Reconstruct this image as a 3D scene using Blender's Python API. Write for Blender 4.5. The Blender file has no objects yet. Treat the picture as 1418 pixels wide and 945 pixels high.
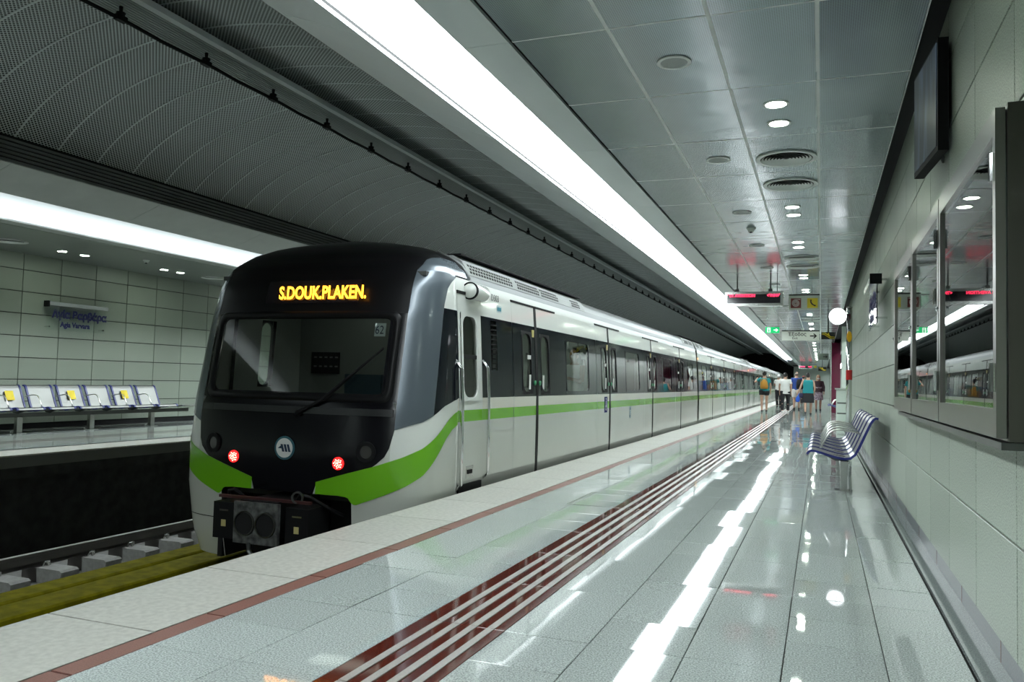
import bpy, bmesh, math, random
import numpy as np
from mathutils import Matrix, Vector
random.seed(7)
SC = bpy.context.scene
COL = SC.collection
PI = math.pi

# ------------------------------------------------------------------ camera, world, exposure
EYE = (0.0, 0.0, 1.1)
YAW, PITCH, ROLL = [math.radians(a) for a in (21.0325, 2.7660, 1.4346)]
def camera():
    cy, sy, cp, sp = math.cos(YAW), math.sin(YAW), math.cos(PITCH), math.sin(PITCH)
    f = Vector((-sy*cp, cy*cp, sp)); r = Vector((cy, sy, 0)); u = r.cross(f)
    cr, sr = math.cos(ROLL), math.sin(ROLL)
    r2 = cr*r + sr*u; u2 = -sr*r + cr*u
    cam = bpy.data.cameras.new('camera'); cam.sensor_width = 36; cam.lens = 36*1116.254/1418
    cam.clip_start = .05; cam.clip_end = 400
    o = bpy.data.objects.new('camera', cam); COL.objects.link(o)
    m = Matrix.Identity(4)
    for i in range(3):
        m[i][0] = r2[i]; m[i][1] = u2[i]; m[i][2] = -f[i]; m[i][3] = EYE[i]
    o.matrix_world = m
    SC.camera = o
camera()
world = bpy.data.worlds.new('world'); SC.world = world; world.use_nodes = True
world.node_tree.nodes['Background'].inputs[0].default_value = (.5, .55, .55, 1)
world.node_tree.nodes['Background'].inputs[1].default_value = .02
vs = SC.view_settings
vs.view_transform = 'Standard'; vs.look = 'None'; vs.gamma = 1; vs.use_curve_mapping = False
vs.exposure = 0.2
SC.cycles.sample_clamp_indirect = 6
SC.cycles.caustics_reflective = False; SC.cycles.caustics_refractive = False
STRIP_POWER = 17.0      # emission of the fluorescent diffusers
DOWN_POWER = 55.0      # emission of the round downlights

# ------------------------------------------------------------------ materials
MATS = {}
def mat(name, col=(.5, .5, .5), rough=.5, metal=0., spec=.5, emit=None, es=0., coat=0., noise=None, bump=None, ior=None, rand=0.):
    """noise = (scale, dark factor, light factor[, detail]); bump = (scale, strength, distance)"""
    if name in MATS: return MATS[name]
    m = bpy.data.materials.new(name); m.use_nodes = True; MATS[name] = m
    nt = m.node_tree; b = nt.nodes['Principled BSDF']
    b.inputs['Base Color'].default_value = (*col, 1)
    b.inputs['Roughness'].default_value = rough; b.inputs['Metallic'].default_value = metal
    b.inputs['Specular IOR Level'].default_value = spec
    if ior: b.inputs['IOR'].default_value = ior
    if coat: b.inputs['Coat Weight'].default_value = coat; b.inputs['Coat Roughness'].default_value = .05
    if emit: b.inputs['Emission Color'].default_value = (*emit, 1); b.inputs['Emission Strength'].default_value = es
    tc = None
    if noise or bump:
        tc = nt.nodes.new('ShaderNodeNewGeometry')
    csock = None
    if noise:
        n = nt.nodes.new('ShaderNodeTexNoise'); n.inputs['Scale'].default_value = noise[0]
        n.inputs['Detail'].default_value = noise[3] if len(noise) > 3 else 3
        nt.links.new(tc.outputs['Position'], n.inputs['Vector'])
        r = nt.nodes.new('ShaderNodeValToRGB')
        r.color_ramp.elements[0].position = .35; r.color_ramp.elements[1].position = .65
        r.color_ramp.elements[0].color = (*[c*noise[1] for c in col], 1)
        r.color_ramp.elements[1].color = (*[min(1, c*noise[2]) for c in col], 1)
        nt.links.new(n.outputs['Fac'], r.inputs['Fac']); csock = r.outputs['Color']
    if rand:
        oi = nt.nodes.new('ShaderNodeObjectInfo'); mr = nt.nodes.new('ShaderNodeMapRange')
        mr.inputs['To Min'].default_value = 1-rand; mr.inputs['To Max'].default_value = 1+rand
        nt.links.new(oi.outputs['Random'], mr.inputs['Value'])
        mx = nt.nodes.new('ShaderNodeMix'); mx.data_type = 'RGBA'; mx.blend_type = 'MULTIPLY'; mx.inputs[0].default_value = 1
        if csock: nt.links.new(csock, mx.inputs[6])
        else: mx.inputs[6].default_value = (*col, 1)
        nt.links.new(mr.outputs['Result'], mx.inputs[7]); csock = mx.outputs[2]
    if csock: nt.links.new(csock, b.inputs['Base Color'])
    if bump:
        n = nt.nodes.new('ShaderNodeTexNoise'); n.inputs['Scale'].default_value = bump[0]; n.inputs['Detail'].default_value = 2
        nt.links.new(tc.outputs['Position'], n.inputs['Vector'])
        bp = nt.nodes.new('ShaderNodeBump'); bp.inputs['Strength'].default_value = bump[1]; bp.inputs['Distance'].default_value = bump[2]
        nt.links.new(n.outputs['Fac'], bp.inputs['Height']); nt.links.new(bp.outputs['Normal'], b.inputs['Normal'])
    return m
def glass(name, tint=(.5, .55, .53), rough=.01, ior=1.5):
    if name in MATS: return MATS[name]
    m = bpy.data.materials.new(name); m.use_nodes = True; MATS[name] = m
    nt = m.node_tree; nt.nodes.clear()
    out = nt.nodes.new('ShaderNodeOutputMaterial'); mx = nt.nodes.new('ShaderNodeMixShader')
    fr = nt.nodes.new('ShaderNodeFresnel'); fr.inputs['IOR'].default_value = ior
    tr = nt.nodes.new('ShaderNodeBsdfTransparent'); tr.inputs[0].default_value = (*tint, 1)
    gl = nt.nodes.new('ShaderNodeBsdfGlossy'); gl.inputs['Roughness'].default_value = rough; gl.inputs[0].default_value = (1, 1, 1, 1)
    nt.links.new(fr.outputs[0], mx.inputs[0]); nt.links.new(tr.outputs[0], mx.inputs[1]); nt.links.new(gl.outputs[0], mx.inputs[2])
    nt.links.new(mx.outputs[0], out.inputs[0])
    return m
def perforated(name, sheet, hole, pitch, radius):
    """painted sheet with a staggered lattice of round holes, from the mesh's own UVs in metres"""
    m = bpy.data.materials.new(name); m.use_nodes = True; MATS[name] = m
    nt = m.node_tree; b = nt.nodes['Principled BSDF']; b.inputs['Roughness'].default_value = .42; b.inputs['Metallic'].default_value = .3
    uv = nt.nodes.new('ShaderNodeUVMap'); mp = nt.nodes.new('ShaderNodeMapping')
    mp.inputs['Rotation'].default_value = (0, 0, PI/4); mp.inputs['Scale'].default_value = (1/pitch, 1/pitch, 1)
    v = nt.nodes.new('ShaderNodeTexVoronoi'); v.voronoi_dimensions = '2D'; v.inputs['Scale'].default_value = 1; v.inputs['Randomness'].default_value = 0
    r = nt.nodes.new('ShaderNodeValToRGB'); e = r.color_ramp.elements
    e[0].position = radius-.04; e[0].color = (*hole, 1); e[1].position = radius+.04; e[1].color = (*sheet, 1)
    nt.links.new(uv.outputs[0], mp.inputs[0]); nt.links.new(mp.outputs[0], v.inputs['Vector'])
    nt.links.new(v.outputs['Distance'], r.inputs[0]); nt.links.new(r.outputs[0], b.inputs['Base Color'])
    return m

GRANITE = mat('polished_granite', (.44, .48, .465), .03, spec=.62, noise=(140, .60, 1.30, 2), rand=.05)
GRANITE_FAR = mat('polished_granite_far', (.44, .48, .465), .05, spec=.62, noise=(60, .85, 1.12, 2))
GRANITE_STRIP = mat('dark_granite_strip', (.26, .29, .285), .05, spec=.6, noise=(190, .75, 1.2, 2))
COPING = mat('pale_coping_stone', (.475, .472, .43), .45, noise=(30, .86, 1.08, 6), rand=.03)
REDSTONE = mat('red_line_stone', (.235, .112, .092), .35, noise=(160, .8, 1.15), rand=.05)
TACT_RED = mat('tactile_red_tile', (.085, .016, .010), .06, spec=.55, noise=(120, .8, 1.2), rand=.1)
TACT_BAR = mat('tactile_pale_bar', (.40, .375, .35), .3, noise=(150, .88, 1.08))
WALLSTONE = mat('grey_wall_stone', (.315, .358, .300), .38, spec=.35, noise=(150, .60, 1.34, 2), rand=.08)
SKIRTING = mat('slate_skirting', (.13, .14, .148), .32, spec=.4, noise=(120, .8, 1.15))
BLACK = mat('black_void', (.006, .006, .007), .8)
CONCRETE = mat('dark_concrete', (.035, .035, .034), .85, noise=(6, .7, 1.3))
TRACKSLAB = mat('track_slab', (.2, .2, .19), .8, noise=(25, .85, 1.1))
CEILM = mat('ceiling_panel_metal', (.33, .395, .415), .17, metal=.35, spec=.6, bump=(1.6, .5, .02), rand=.02)
def perforate(m, pitch, dark):
    nt = m.node_tree; b = nt.nodes['Principled BSDF']; src = b.inputs['Base Color'].links[0].from_socket
    g = nt.nodes.new('ShaderNodeNewGeometry'); v = nt.nodes.new('ShaderNodeTexVoronoi'); v.voronoi_dimensions = '2D'; v.inputs['Scale'].default_value = 1/pitch; v.inputs['Randomness'].default_value = 0
    mr = nt.nodes.new('ShaderNodeMapRange'); mr.inputs['From Min'].default_value = .22; mr.inputs['From Max'].default_value = .38; mr.inputs['To Min'].default_value = dark
    mx = nt.nodes.new('ShaderNodeMix'); mx.data_type = 'RGBA'; mx.blend_type = 'MULTIPLY'; mx.inputs[0].default_value = 1
    nt.links.new(g.outputs['Position'], v.inputs['Vector']); nt.links.new(v.outputs['Distance'], mr.inputs['Value'])
    nt.links.new(src, mx.inputs[6]); nt.links.new(mr.outputs['Result'], mx.inputs[7]); nt.links.new(mx.outputs[2], b.inputs['Base Color'])
perforate(CEILM, .012, .45)
CEILJ = mat('ceiling_joint_profile', (.80, .83, .81), .5)
LIPM = mat('smooth_lip_panel', (.74, .80, .80), .2, spec=.5, bump=(1.2, .25, .02))
SOFFIT = mat('soffit_panel_paint', (.42, .45, .42), .3, spec=.5, noise=(3, .95, 1.05))
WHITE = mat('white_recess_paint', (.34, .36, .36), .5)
SLAT = mat('dark_slat', (.17, .18, .175), .5, metal=.2)
PERF = perforated('perforated_vault', (.54, .59, .59), (.004, .005, .005), .034, .37)
RIBM = mat('vault_rib_paint', (.60, .65, .65), .5)
TRAYM = mat('tray_metal', (.30, .33, .33), .5, metal=.2)
RUBBER = mat('black_rubber', (.006, .006, .007), .6, spec=.2)
DIFFUSER = mat('fluorescent_diffuser', (.9, .9, .9), .5, emit=(.90, .985, 1.0), es=STRIP_POWER)
DOWNL = mat('downlight_lens', (.9, .9, .9), .3, emit=(.88, 1.0, .84), es=DOWN_POWER)
RING = mat('white_ring_plastic', (.80, .83, .80), .4)
GRILLE = mat('speaker_grille', (.42, .45, .44), .6, noise=(400, .8, 1.1))
STEEL = mat('brushed_steel', (.55, .56, .54), .25, metal=1)
CHROME = mat('chrome', (.75, .76, .75), .08, metal=1)
DKSTEEL = mat('dark_steel', (.12, .125, .12), .3, metal=.9)
RAILST = mat('rail_steel', (.20, .19, .18), .4, metal=.8)
RAILTOP = mat('rail_running_surface', (.55, .55, .53), .35, metal=.3)
YELLOWC = mat('yellow_third_rail_cover', (.20, .18, .004), .7, spec=.08, noise=(9, .75, 1.15))
# train
TWHITE = mat('train_white_paint', (.74, .76, .72), .13, spec=.5, coat=.3)
TLOWER = mat('train_lower_grey_white', (.60, .62, .565), .16, spec=.5, coat=.3)
TCREAM = mat('train_cream_band', (.72, .70, .62), .16, coat=.3)
TGREEN = mat('train_green_stripe', (.16, .47, .012), .2, coat=.4)
TDARK = mat('train_dark_band', (.006, .008, .013), .08, spec=.26)
TDIRT = mat('train_sill_grey', (.33, .34, .31), .35)
TBLACK = mat('nose_black_gloss', (.006, .006, .008), .14, spec=.32)
TBLACKM = mat('nose_black_matte', (.005, .005, .006), .38, spec=.22)
TGREY = mat('nose_grey_pillar', (.12, .145, .17), .24, metal=.3, coat=.15)
TROOF = mat('roof_silver', (.30, .315, .315), .45, metal=.5)
TCANT = mat('roof_cant_grey', (.22, .235, .235), .5, metal=.2)
TGLASS = glass('train_window_glass', (.50, .55, .52))
WSGLASS = glass('windscreen_glass', (.66, .69, .66))
INTER = mat('car_interior_panel', (.36, .40, .36), .5)
INTERD = mat('car_interior_floor', (.08, .085, .08), .6)
SEATM = mat('car_seat_fabric', (.03, .07, .10), .8)
TAILRED = mat('tail_lamp_red', (.8, .02, .02), .3, emit=(1, .012, .012), es=2.6)
TAILCORE = mat('tail_lamp_core', (1, .5, .45), .3, emit=(1, .30, .22), es=5)
LEDORANGE = mat('led_orange', (.9, .4, .02), .5, emit=(1, .36, .02), es=5)
LEDRED = mat('led_red', (.9, .02, .08), .5, emit=(1, .03, .09), es=4)
SCREEN = mat('dark_screen', (.012, .010, .016), .12)
PAPER = mat('white_sticker', (.75, .77, .74), .5)
BLUESIGN = mat('blue_sticker', (.012, .02, .12), .7, spec=.1)
YELLOWS = mat('yellow_sticker', (.85, .66, .02), .5)
BLUETRIM = mat('bench_blue_trim', (.015, .022, .16), .35)
BENCHM = mat('bench_steel_sheet', (.25, .255, .245), .42, metal=1)
CABGLASS = glass('cabinet_glass', (.72, .84, .80), ior=1.7)
CABSTEEL = mat('cabinet_steel', (.27, .265, .245), .3, metal=1)
CABBACK = mat('cabinet_back', (.34, .44, .42), .4)
ACRYLIC = glass('clear_acrylic', (.96, .98, .97), ior=1.12)
NAVY = mat('navy_lettering', (.006, .007, .10), .5)
MAROON = mat('maroon_glass_panel', (.10, .006, .028), .06, spec=.6)
PALEWALL = mat('pale_far_wall', (.62, .68, .62), .3)

# ------------------------------------------------------------------ mesh helpers
def link(o, parent=None):
    COL.objects.link(o)
    if parent is not None: o.parent = parent
    return o
def me_from(name, v, f, mats, mi=None, smooth=False, uv=None):
    me = bpy.data.meshes.new(name)
    me.from_pydata([tuple(map(float, p)) for p in v], [], f)
    for m in (mats if isinstance(mats, (list, tuple)) else [mats]): me.materials.append(m)
    if mi is not None: me.polygons.foreach_set('material_index', mi)
    if smooth: me.polygons.foreach_set('use_smooth', [True]*len(me.polygons))
    if uv is not None:
        l = me.uv_layers.new(name='UVMap')
        vi = [0]*len(me.loops); me.loops.foreach_get('vertex_index', vi)
        l.data.foreach_set('uv', [c for i in vi for c in uv[i]])
    me.update()
    return me
def obj(name, me, parent=None, loc=(0, 0, 0), rot=(0, 0, 0)):
    o = bpy.data.objects.new(name, me); o.location = loc; o.rotation_euler = rot
    return link(o, parent)
def empty(name, loc=(0, 0, 0), rz=0):
    o = bpy.data.objects.new(name, None); o.location = loc; o.rotation_euler = (0, 0, rz); o.empty_display_size = .2
    return link(o)
def tag(o, label=None, cat=None, group=None, kind=None):
    if label: o['label'] = label
    if cat: o['category'] = cat
    if group: o['group'] = group
    if kind: o['kind'] = kind
    return o
class MB:
    """collects verts and faces (with a material slot) for ONE mesh"""
    def __init__(s): s.v = []; s.f = []; s.m = []
    def add(s, v, f, m=0):
        n = len(s.v); s.v += [tuple(p) for p in v]; s.f += [tuple(i+n for i in q) for q in f]; s.m += [m]*len(f); return s
    def box(s, x0, x1, y0, y1, z0, z1, m=0):
        v = [(x, y, z) for z in (z0, z1) for y in (y0, y1) for x in (x0, x1)]
        return s.add(v, [(0, 2, 3, 1), (4, 5, 7, 6), (0, 1, 5, 4), (2, 6, 7, 3), (0, 4, 6, 2), (1, 3, 7, 5)], m)
    def prism(s, pts, a0, a1, axis='y', m=0):
        """polygon in the other two axes ((x,z) for y, (x,y) for z, (y,z) for x), extruded a0..a1"""
        n = len(pts)
        def P(p, a):
            return {'y': (p[0], a, p[1]), 'z': (p[0], p[1], a), 'x': (a, p[0], p[1])}[axis]
        v = [P(p, a0) for p in pts]+[P(p, a1) for p in pts]
        f = [tuple(range(n)), tuple(range(2*n-1, n-1, -1))]+[(i, i+n, (i+1) % n+n, (i+1) % n) for i in range(n)]
        return s.add(v, f, m)
    def tube(s, pts, r, n=8, m=0, cap=True):
        pts = [Vector(p) for p in pts]; k = len(pts)
        rr = r if isinstance(r, (list, tuple)) else [r]*k
        v = []; f = []
        a = None
        for i, p in enumerate(pts):
            d = (pts[min(i+1, k-1)]-pts[max(i-1, 0)]).normalized()
            if a is None or abs(a.dot(d)) > .95:
                a = Vector((0, 0, 1)) if abs(d.z) < .9 else Vector((1, 0, 0))
            a = (a-d*a.dot(d)).normalized(); b = d.cross(a)
            v += [p+(a*math.cos(2*PI*j/n)+b*math.sin(2*PI*j/n))*rr[i] for j in range(n)]
        for i in range(k-1):
            f += [(i*n+j, i*n+(j+1) % n, (i+1)*n+(j+1) % n, (i+1)*n+j) for j in range(n)]
        if cap: f += [tuple(range(n-1, -1, -1)), tuple(range((k-1)*n, k*n))]
        return s.add(v, f, m)
    def disc(s, c, r, axis, h=.005, n=24, m=0):
        """short cylinder starting at c and rising h along axis"""
        c = Vector(c); ax = Vector(axis).normalized()
        a = Vector((0, 0, 1)) if abs(ax.z) < .9 else Vector((1, 0, 0)); a = (a-ax*a.dot(ax)).normalized(); b = ax.cross(a)
        ring = [a*math.cos(2*PI*j/n)*r+b*math.sin(2*PI*j/n)*r for j in range(n)]
        v = [c+q for q in ring]+[c+ax*h+q for q in ring]
        return s.add(v, [tuple(range(n-1, -1, -1)), tuple(range(n, 2*n))]+[(j, (j+1) % n, n+(j+1) % n, n+j) for j in range(n)], m)
    def ring(s, c, r0, r1, axis, h=.005, n=28, m=0):
        c = Vector(c); ax = Vector(axis).normalized()
        a = Vector((0, 0, 1)) if abs(ax.z) < .9 else Vector((1, 0, 0)); a = (a-ax*a.dot(ax)).normalized(); b = ax.cross(a)
        v = []
        for j in range(n):
            d = a*math.cos(2*PI*j/n)+b*math.sin(2*PI*j/n)
            v += [c+d*r0, c+d*r1, c+d*r1+ax*h, c+d*r0+ax*h]
        f = []
        for j in range(n):
            k = (j+1) % n
            f += [(4*j+t, 4*j+(t+1) % 4, 4*k+(t+1) % 4, 4*k+t) for t in range(4)]
        return s.add(v, f, m)
    def ell(s, c, r, nu=12, nv=8, m=0):
        v = [(c[0], c[1], c[2]-r[2])]
        for i in range(1, nv):
            t = -PI/2+PI*i/nv
            v += [(c[0]+r[0]*math.cos(t)*math.cos(2*PI*j/nu), c[1]+r[1]*math.cos(t)*math.sin(2*PI*j/nu), c[2]+r[2]*math.sin(t)) for j in range(nu)]
        v.append((c[0], c[1], c[2]+r[2])); f = []
        for j in range(nu): f.append((0, 1+(j+1) % nu, 1+j))
        for i in range(nv-2):
            f += [(1+i*nu+j, 1+i*nu+(j+1) % nu, 1+(i+1)*nu+(j+1) % nu, 1+(i+1)*nu+j) for j in range(nu)]
        L = len(v)-1; b = 1+(nv-2)*nu
        f += [(L, b+j, b+(j+1) % nu) for j in range(nu)]
        return s.add(v, f, m)
    def loft(s, rings, n=14, m=0):
        """rings = [(cx,cy,cz,rx,ry)] stacked along z"""
        v = []; f = []
        for cx, cy, cz, rx, ry in rings:
            v += [(cx+rx*math.cos(2*PI*j/n), cy+ry*math.sin(2*PI*j/n), cz) for j in range(n)]
        for i in range(len(rings)-1):
            f += [(i*n+j, i*n+(j+1) % n, (i+1)*n+(j+1) % n, (i+1)*n+j) for j in range(n)]
        f += [tuple(range(n-1, -1, -1)), tuple(range((len(rings)-1)*n, len(rings)*n))]
        return s.add(v, f, m)
    def mesh(s, name, mats, smooth=False): return me_from(name, s.v, s.f, mats, s.m, smooth)
    def build(s, name, mats, parent=None, loc=(0, 0, 0), smooth=False, rot=(0, 0, 0)):
        return obj(name, s.mesh(name, mats, smooth), parent, loc, rot)
_boxes = {}
def boxmesh(name, sx, sy, sz, m, bev=0.):
    """shared mesh of a box centred in x,y with its top at z=0"""
    k = (name, round(sx, 4), round(sy, 4), round(sz, 4), m.name)
    if k not in _boxes:
        x, y = sx/2, sy/2
        if bev:
            b = bev
            v = [(-x, -y, -sz), (x, -y, -sz), (x, y, -sz), (-x, y, -sz), (-x, -y, -b), (x, -y, -b), (x, y, -b), (-x, y, -b), (-x+b, -y+b, 0), (x-b, -y+b, 0), (x-b, y-b, 0), (-x+b, y-b, 0)]
            f = [(3, 2, 1, 0), (8, 9, 10, 11)]+[(i, (i+1) % 4, 4+(i+1) % 4, 4+i) for i in range(4)]+[(4+i, 4+(i+1) % 4, 8+(i+1) % 4, 8+i) for i in range(4)]
            _boxes[k] = me_from(name, v, f, m)
        else:
            _boxes[k] = MB().box(-x, x, -y, y, -sz, 0).mesh(name, m)
    return _boxes[k]
def copy_tree(o, parent=None):
    c = o.copy(); COL.objects.link(c); c.parent = parent
    for ch in list(o.children): copy_tree(ch, c)
    return c
def text(name, body, size, m, parent, origin, right, up, extrude=.001, align='LEFT', sx=1., bold=0.):
    cu = bpy.data.curves.new(name, 'FONT'); cu.body = body; cu.size = size; cu.align_x = align; cu.extrude = extrude; cu.offset = bold
    cu.resolution_u = 3
    t = bpy.data.objects.new(name, cu); COL.objects.link(t)
    dg = bpy.context.evaluated_depsgraph_get(); dg.update()
    me = bpy.data.meshes.new_from_object(t.evaluated_get(dg)); me.name = name
    bpy.data.objects.remove(t); bpy.data.curves.remove(cu)
    r = Vector(right).normalized(); u = Vector(up).normalized(); n = r.cross(u); o0 = Vector(origin)
    for v in me.vertices: v.co = o0+r*v.co.x*sx+u*v.co.y+n*v.co.z
    me.materials.clear(); me.materials.append(m)
    return obj(name, me, parent)
ORD = ['first', 'second', 'third', 'fourth', 'fifth', 'sixth', 'seventh', 'eighth', 'ninth', 'tenth', 'eleventh', 'twelfth', 'thirteenth', 'fourteenth', 'fifteenth', 'sixteenth', 'seventeenth', 'eighteenth', 'nineteenth', 'twentieth']

# ================================================================== THE SETTING
Y0, Y1 = -8.0, 96.0
XM = -6.34                       # middle line between the two tracks
def mir(x): return 2*XM-x
ZC = 3.15                        # ceiling height over the platforms
WX = .66                         # face of the near wall
OX = -13.36                      # face of the opposite wall
EDGE = -3.24

# ---- near platform
fl = MB().box(EDGE+.02, .8, Y0, Y1, -.30, -.022).build('floor', CONCRETE)
tag(fl, 'polished grey granite platform floor with red edge line and tactile strip', 'floor', kind='structure')
NEAR_Y = 17.2
def tile(w, l, x, y, m, name='tile', dz=0., tilt=.0042):
    o = obj(name, boxmesh(name, w, l, .02, m, .0015), fl, (x, y, dz))
    o.rotation_euler = (random.gauss(0, tilt*.6), random.gauss(0, tilt), 0)
colsL = [(-2.508, -2.087), (-2.083, -1.702)]
colsR = [(-1.288, -.909), (-.905, -.516), (-.512, -.138), (-.134, .245), (.249, .556)]
for x0, x1 in colsL:
    y = .17
    while y < NEAR_Y-.1:
        l = .8 if (y > 9 or random.random() < .35) else .4
        if not (x0 < -2.05 and False): tile(x1-x0, l-.004, (x0+x1)/2, y+l/2, GRANITE)
        y += l
for x0, x1 in colsR:
    y = .95
    while y < NEAR_Y-.1:
        l = .4 if (random.random() < .22 and y < 10) else .8
        tile(x1-x0, l-.004, (x0+x1)/2, y+l/2, GRANITE); y += l
y = -.3
while y < NEAR_Y-.1:
    tile(.612, .99, -2.926-.006, y+.5, COPING, 'coping_slab', tilt=.0003); y += 1.0
y = -.2
while y < NEAR_Y-.1:
    tile(.103, .79, -2.564, y+.4, REDSTONE, 'red_line_tile', tilt=.0003); y += .8
BARX = [-1.700+.078+i*.0835 for i in range(4)]
y = .15
while y < NEAR_Y-.1:
    tile(.408, .796, -1.495, y+.4, TACT_RED, 'tactile_tile', tilt=.0012)
    for bx in BARX:
        obj('tactile_bar', boxmesh('tactile_bar', .036, .792, .006, TACT_BAR, .001), fl, (bx+.018, y+.4, .0045))
    y += .8
# farther along the platform the same tiles, joined
far = MB(); 
def farbox(x0, x1, y0, y1, m, tl):
    a, b = random.gauss(0, tl), random.gauss(0, tl*.6); xc, yc = (x0+x1)/2, (y0+y1)/2
    v = [(x, y, a*(x-xc)+b*(y-yc)) for y in (y0, y1) for x in (x0, x1)]+[(x, y, -.02) for y in (y0, y1) for x in (x0, x1)]
    far.add(v, [(0, 1, 3, 2), (4, 5, 1, 0), (6, 2, 3, 7), (4, 0, 2, 6), (5, 7, 3, 1)], m)
for x0, x1 in colsL+colsR:
    y = NEAR_Y-.05
    while y < Y1: farbox(x0, x1, y+.004, y+.8, 0, .004); y += .8
y = NEAR_Y-.1
while y < Y1:
    farbox(-3.238, -2.620, y+.005, y+1, 1, .0003); farbox(-2.615, -2.512, y+.004, y+1, 2, .0003); farbox(-1.698, -1.292, y+.004, y+1, 3, .001)
    for bx in BARX: far.box(bx, bx+.036, y, y+.99, 0, .0045, 4)
    y += 1
for x0, x1 in colsL+colsR: far.box(x0, x1, Y0, .16 if x1 < -1.5 else .94, -.02, 0, 0)
far.box(-3.238, -2.62, Y0, -.31, -.02, 0, 1)
tag(far.build('far_paving', [GRANITE_FAR, COPING, REDSTONE, TACT_RED, TACT_BAR], fl), kind='stuff')
MB().box(.575, .70, Y0, 24.6, -.03, -.001).build('drain_border', GRANITE_STRIP, fl)
MB().box(.556, .575, Y0, 24.6, -.05, -.02).build('drain_slot', BLACK, fl)
MB().box(EDGE, EDGE+.03, Y0, Y1, -.14, -.021).build('edge_face', COPING, fl)
MB().box(EDGE+.5, EDGE+.6, Y0, Y1, -1.4, -.30).build('platform_under_wall', CONCRETE, fl)
# steel edges of the inspection cover let into the tiles
cov = MB()
cov.box(-2.125, -1.30, 6.985, 6.997, -.01, .0052); cov.box(-2.125, -2.113, 6.997, 7.86, -.01, .003); cov.box(-2.113, -1.70, 7.852, 7.86, -.01, .003)
tag(cov.build('inspection_cover_frame', STEEL), 'thin steel frame of an inspection cover crossing the tactile strip', 'cover frame')

# ---- opposite platform
fo = MB().box(OX-.2, -9.46, Y0, Y1, -.30, -.022).build('floor_opposite', CONCRETE)
tag(fo, 'pale granite floor of the opposite platform', 'floor', kind='structure')
y = -1.0
while y < 26:
    obj('coping_slab', boxmesh('coping_slab', .612, .99, .02, COPING, .0015), fo, (mir(-2.932), y+.5, 0))
    for i, (x0, x1) in enumerate([(-2.5, -1.75), (-1.28, -.52), (-.51, .25), (.26, .67)]):
        obj('tile', boxmesh('tile', x1-x0, .99, .02, GRANITE, .0015), fo, (mir((x0+x1)/2), y+.5, 0), (random.gauss(0, .001), random.gauss(0, .001), 0))
    obj('tactile_tile', boxmesh('tactile_tile', .45, .99, .02, mat('tactile_muted', (.24, .22, .2), .15, noise=(120, .8, 1.2)), .0015), fo, (mir(-1.515), y+.5, 0))
    y += 1
fb = MB().box(OX, -9.46, 26, Y1, -.022, 0, 0).box(OX, -9.46, Y0, -1.0, -.022, 0, 0)
fb.build('far_paving', GRANITE_FAR, fo)
MB().box(-9.52, -9.44, Y0, Y1, -.16, -.02).build('edge_face', mat('edge_dark_stone', (.16, .16, .15), .7), fo)  # edge face in a darker stone than the coping slabs
MB().box(-9.95, -9.85, Y0, Y1, -1.5, -.30).build('platform_under_wall', CONCRETE, fo)

# ---- track bed, rails, sleepers, third-rail covers
tb = MB().box(-9.95, -2.7, Y0, Y1, -1.6, -1.40).build('floor_track', TRACKSLAB)
tag(tb, 'concrete track bed between the two platforms', 'track bed', kind='structure')
def rail(x, label):
    p = [(-.07, -.15), (.07, -.15), (.07, -.135), (.012, -.12), (.012, -.04), (.036, -.03), (.036, -.004), (-.036, -.004), (-.036, -.03), (-.012, -.04), (-.012, -.12), (-.07, -.135)]
    e = empty('rail', (x, 0, -1.08))
    MB().prism(p, Y0, Y1).build('rail_body', RAILST, e)
    MB().box(-.033, .033, Y0, Y1, -.004, 0).build('running_surface', RAILTOP, e)
    tag(e, label, 'rail')
rail(-8.67, 'steel rail of the far track nearest the opposite platform')
rail(-7.235, 'steel rail of the far track nearest the yellow covers')
rail(-5.447, 'steel rail under the left wheels of the train')
rail(-4.012, 'steel rail under the right wheels of the train')
clip = MB(); clip.tube([(0, -.05, 0), (.02, -.03, .05), (.05, 0, .06), (.02, .03, .05), (0, .05, 0)], .012, 6); clip.tube([(.03, 0, 0), (.03, 0, .07)], .014, 6)
clipm = clip.mesh('rail_clip', STEEL)
blk = MB(); blk.prism([(-.10, -.319), (.27, -.319), (.29, -.165), (.25, -.145), (-.10, -.145)], -.12, .12)
blkm = blk.mesh('sleeper_block', mat('pale_sleeper_block', (.3, .3, .285), .75, noise=(20, .88, 1.08)))
platem = MB().box(-.13, .13, -.09, .09, -.319, -.155).mesh('base_plate', RAILST)
groovem = MB().box(-.85, .55, -.06, .06, -.3205, -.3175).mesh('slab_groove', BLACK)
for k in range(20):
    yy = 1.46+.62*k
    e = empty('rail_support', (-8.42, yy, -1.08))
    obj('sleeper_block', blkm, e); obj('base_plate', platem, e, (-.25, 0, 0)); obj('rail_clip', clipm, e, (-.1, 0, -.145))
    obj('slab_groove', groovem, e, (.25, .31, 0))
    tag(e, f'pale concrete rail support of the far track, {ORD[k]} along the rail from the near end', 'rail support', 'rail supports of the far track')
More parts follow.
